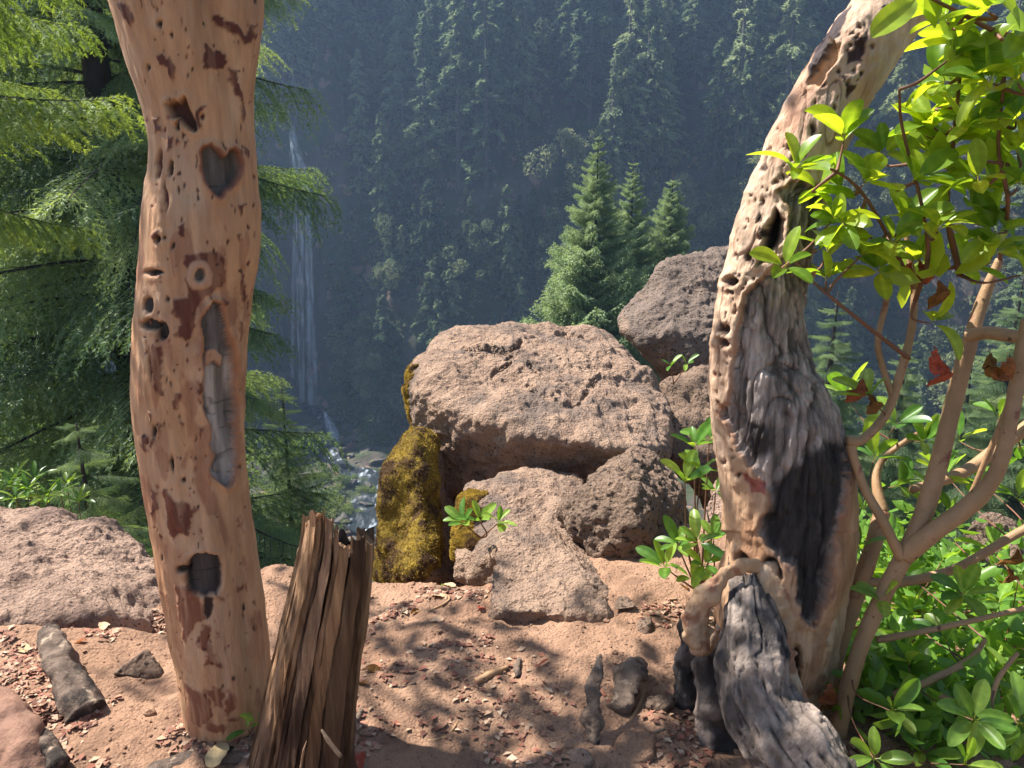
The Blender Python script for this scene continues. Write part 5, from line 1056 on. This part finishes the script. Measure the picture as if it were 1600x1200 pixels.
for k, (pts, r, lb) in enumerate([([(745, 1068), (770, 1055), (793, 1045)], .011, 'short brown stick lying on the bare dirt'), ([(810, 1060), (808, 1045), (812, 1032)], .012, 'stubby stick end at the foot of the front slab'), ([(655, 1160), (690, 1155), (708, 1140), (718, 1122)], .004, 'thin curved twig on the bare dirt'), ([(548, 1140), (556, 1128), (566, 1112)], .012, 'pale chunk of wood just right of the broken stump'), ([(985, 1130), (1000, 1100), (1008, 1080)], .006, 'thin stick leaning beside the rotten root'), ([(1000, 1155), (1040, 1140), (1065, 1132)], .006, 'pale twig near the grey root'), ([(640, 970), (700, 940), (690, 925)], .004, 'thin dry twig among the leaves at the canyon edge'), ([(600, 1060), (625, 1075), (650, 1068)], .004, 'small twig on the dirt right of the stump')]):
    ground_tube('stick', pts, [r, r * 1.05, r * .7], MT['greywood'] if k % 2 else MT['stem'], lb, 'stick', r * .6, 20, 8, .3, 30 + k)
FLL = [leaf_mesh('fallen_leaf', m, b, f, w_, .1, .05, k) for k, (m, b, f, w_) in enumerate([(MT['leaf_tan'], .1, .15, .6), (MT['leaf_yellow'], .1, .2, .55), (MT['leaf_dead'], .35, .6, .5)])]
for k, (px, py, sz, kind, lb) in enumerate([(352, 1158, .1, 0, 'pale tan fallen leaf at the foot of the pinkish trunk'), (52, 943, .07, 1, 'yellow fallen leaf on the pale rock ledge'), (66, 990, .045, 1, 'small yellow leaf below the ledge, above the grey stub'), (28, 1012, .055, 0, 'cream leaf at the left edge above the thick root'), (162, 990, .06, 0, 'pale leaf among red litter right of the grey stub'), (140, 1005, .05, 2, 'orange curled leaf beside the grey stub'), (565, 1050, .06, 2, 'red curled leaf right of the broken stump'), (578, 1075, .05, 2, 'dark red leaf on the dirt near the stump'), (565, 1178, .06, 2, 'orange leaf at the bottom edge right of the stump'), (860, 1035, .035, 2, 'little red leaf under the front slab'), (700, 935, .06, 0, 'pale curled leaf by the mossy boulder foot'), (640, 965, .05, 2, 'reddish leaf at the edge right of the stump'), (715, 920, .06, 0, 'dry tan leaf nearest the front slab, at the edge'), (670, 975, .05, 0, 'dry leaf in the middle of the edge litter'), (745, 955, .04, 2, 'brown leaf beside the front slab corner'), (1075, 925, .05, 2, 'red leaf under the leafy sprout'), (1120, 1015, .04, 2, 'bright red leaf tucked below the bark lip')]):
    q = ong(px, py); a = rl.uniform(0, 6.28)
    tag(obj('fallen_leaf', FLL[kind], None, (q[0], q[1], q[2] + .008), (rl.uniform(-.25, .25), rl.uniform(-.25, .1), a), sz), lb, 'leaf')
# leaf litter and grit, too small and many to count
def litter_at(regions, s, l0, l1, wr=.3):
    r = np.random.default_rng(s); Q = []
    for px0, px1, py0, py1, n in regions:
        A_ = ong(px0, py1); 
        for _ in range(n): Q.append((r.uniform(px0, px1), r.uniform(py0, py1)))
    Q = np.array(Q); d = np.array([ray(a, b) for a, b in Q]); P = CAM + d * (1.6 / -d[:, 2])[:, None]
    for _ in range(6):
        z = ground_z(P[:, 0], P[:, 1]); P = CAM + d * ((z - 1.6) / d[:, 2])[:, None]
    ok = (P[:, 2] > -.35) & (fbm(P * [1, 1, 0], 3.5, 3, 91) + r.normal(size=len(P)) * .12 > .02); P = P[ok]; P[:, 2] = ground_z(P[:, 0], P[:, 1]); n = len(P)
    a = r.uniform(0, 6.283, n); A = np.stack([np.cos(a), np.sin(a), r.uniform(-.1, .3, n)], 1); B = np.stack([-np.sin(a), np.cos(a), r.uniform(-.4, .4, n)], 1); l = r.uniform(l0, l1, n)[:, None]
    P = P + [0, 0, .004]; C3 = np.array([0, 0, 1.0]) * l * .12
    V = np.stack([P - A * l * .5, P + B * l * wr + C3, P + A * l * .5, P - B * l * wr + C3], 1).reshape(-1, 3); return V, np.arange(n * 4).reshape(-1, 4)
V, F = litter_at([(0, 300, 930, 1140, 3400), (60, 280, 960, 1060, 2400), (230, 330, 1080, 1150, 1200), (580, 770, 900, 1010, 2000), (1000, 1130, 900, 980, 600), (540, 620, 1000, 1200, 220), (930, 1120, 1040, 1200, 500), (1300, 1600, 900, 1200, 2600), (0, 400, 1100, 1200, 500), (600, 900, 1010, 1200, 500)], 41, .007, .036)
tag(obj('leaf_litter', mesh('leaf_litter', V, F, MT['litter'])), 'crumbled red and tan leaf litter strewn over the dirt', 'leaf litter', kind='stuff')
r = np.random.default_rng(43); n = 2600; gxp = np.stack([r.uniform(-1.8, 1.5, n), r.uniform(1.5, 3.1, n)], 1); zz = ground_z(gxp[:, 0], gxp[:, 1]); U, F0 = ico(1)
sz = r.uniform(.0025, .008, n) * np.where(r.random(n) < .04, 2.2, 1); V = (np.concatenate([gxp, zz[:, None]], 1)[:, None] + U[None] * sz[:, None, None] * r.uniform(.6, 1.3, (n, len(U), 1)) * [1, 1, .7]).reshape(-1, 3); F = (F0[None] + (np.arange(n) * len(U))[:, None, None]).reshape(-1, 3)
tag(obj('gravel', mesh('gravel', V, F, MT['dirt'], smooth=False)), 'fine grit and pebbles scattered on the bare dirt', 'gravel', kind='stuff')
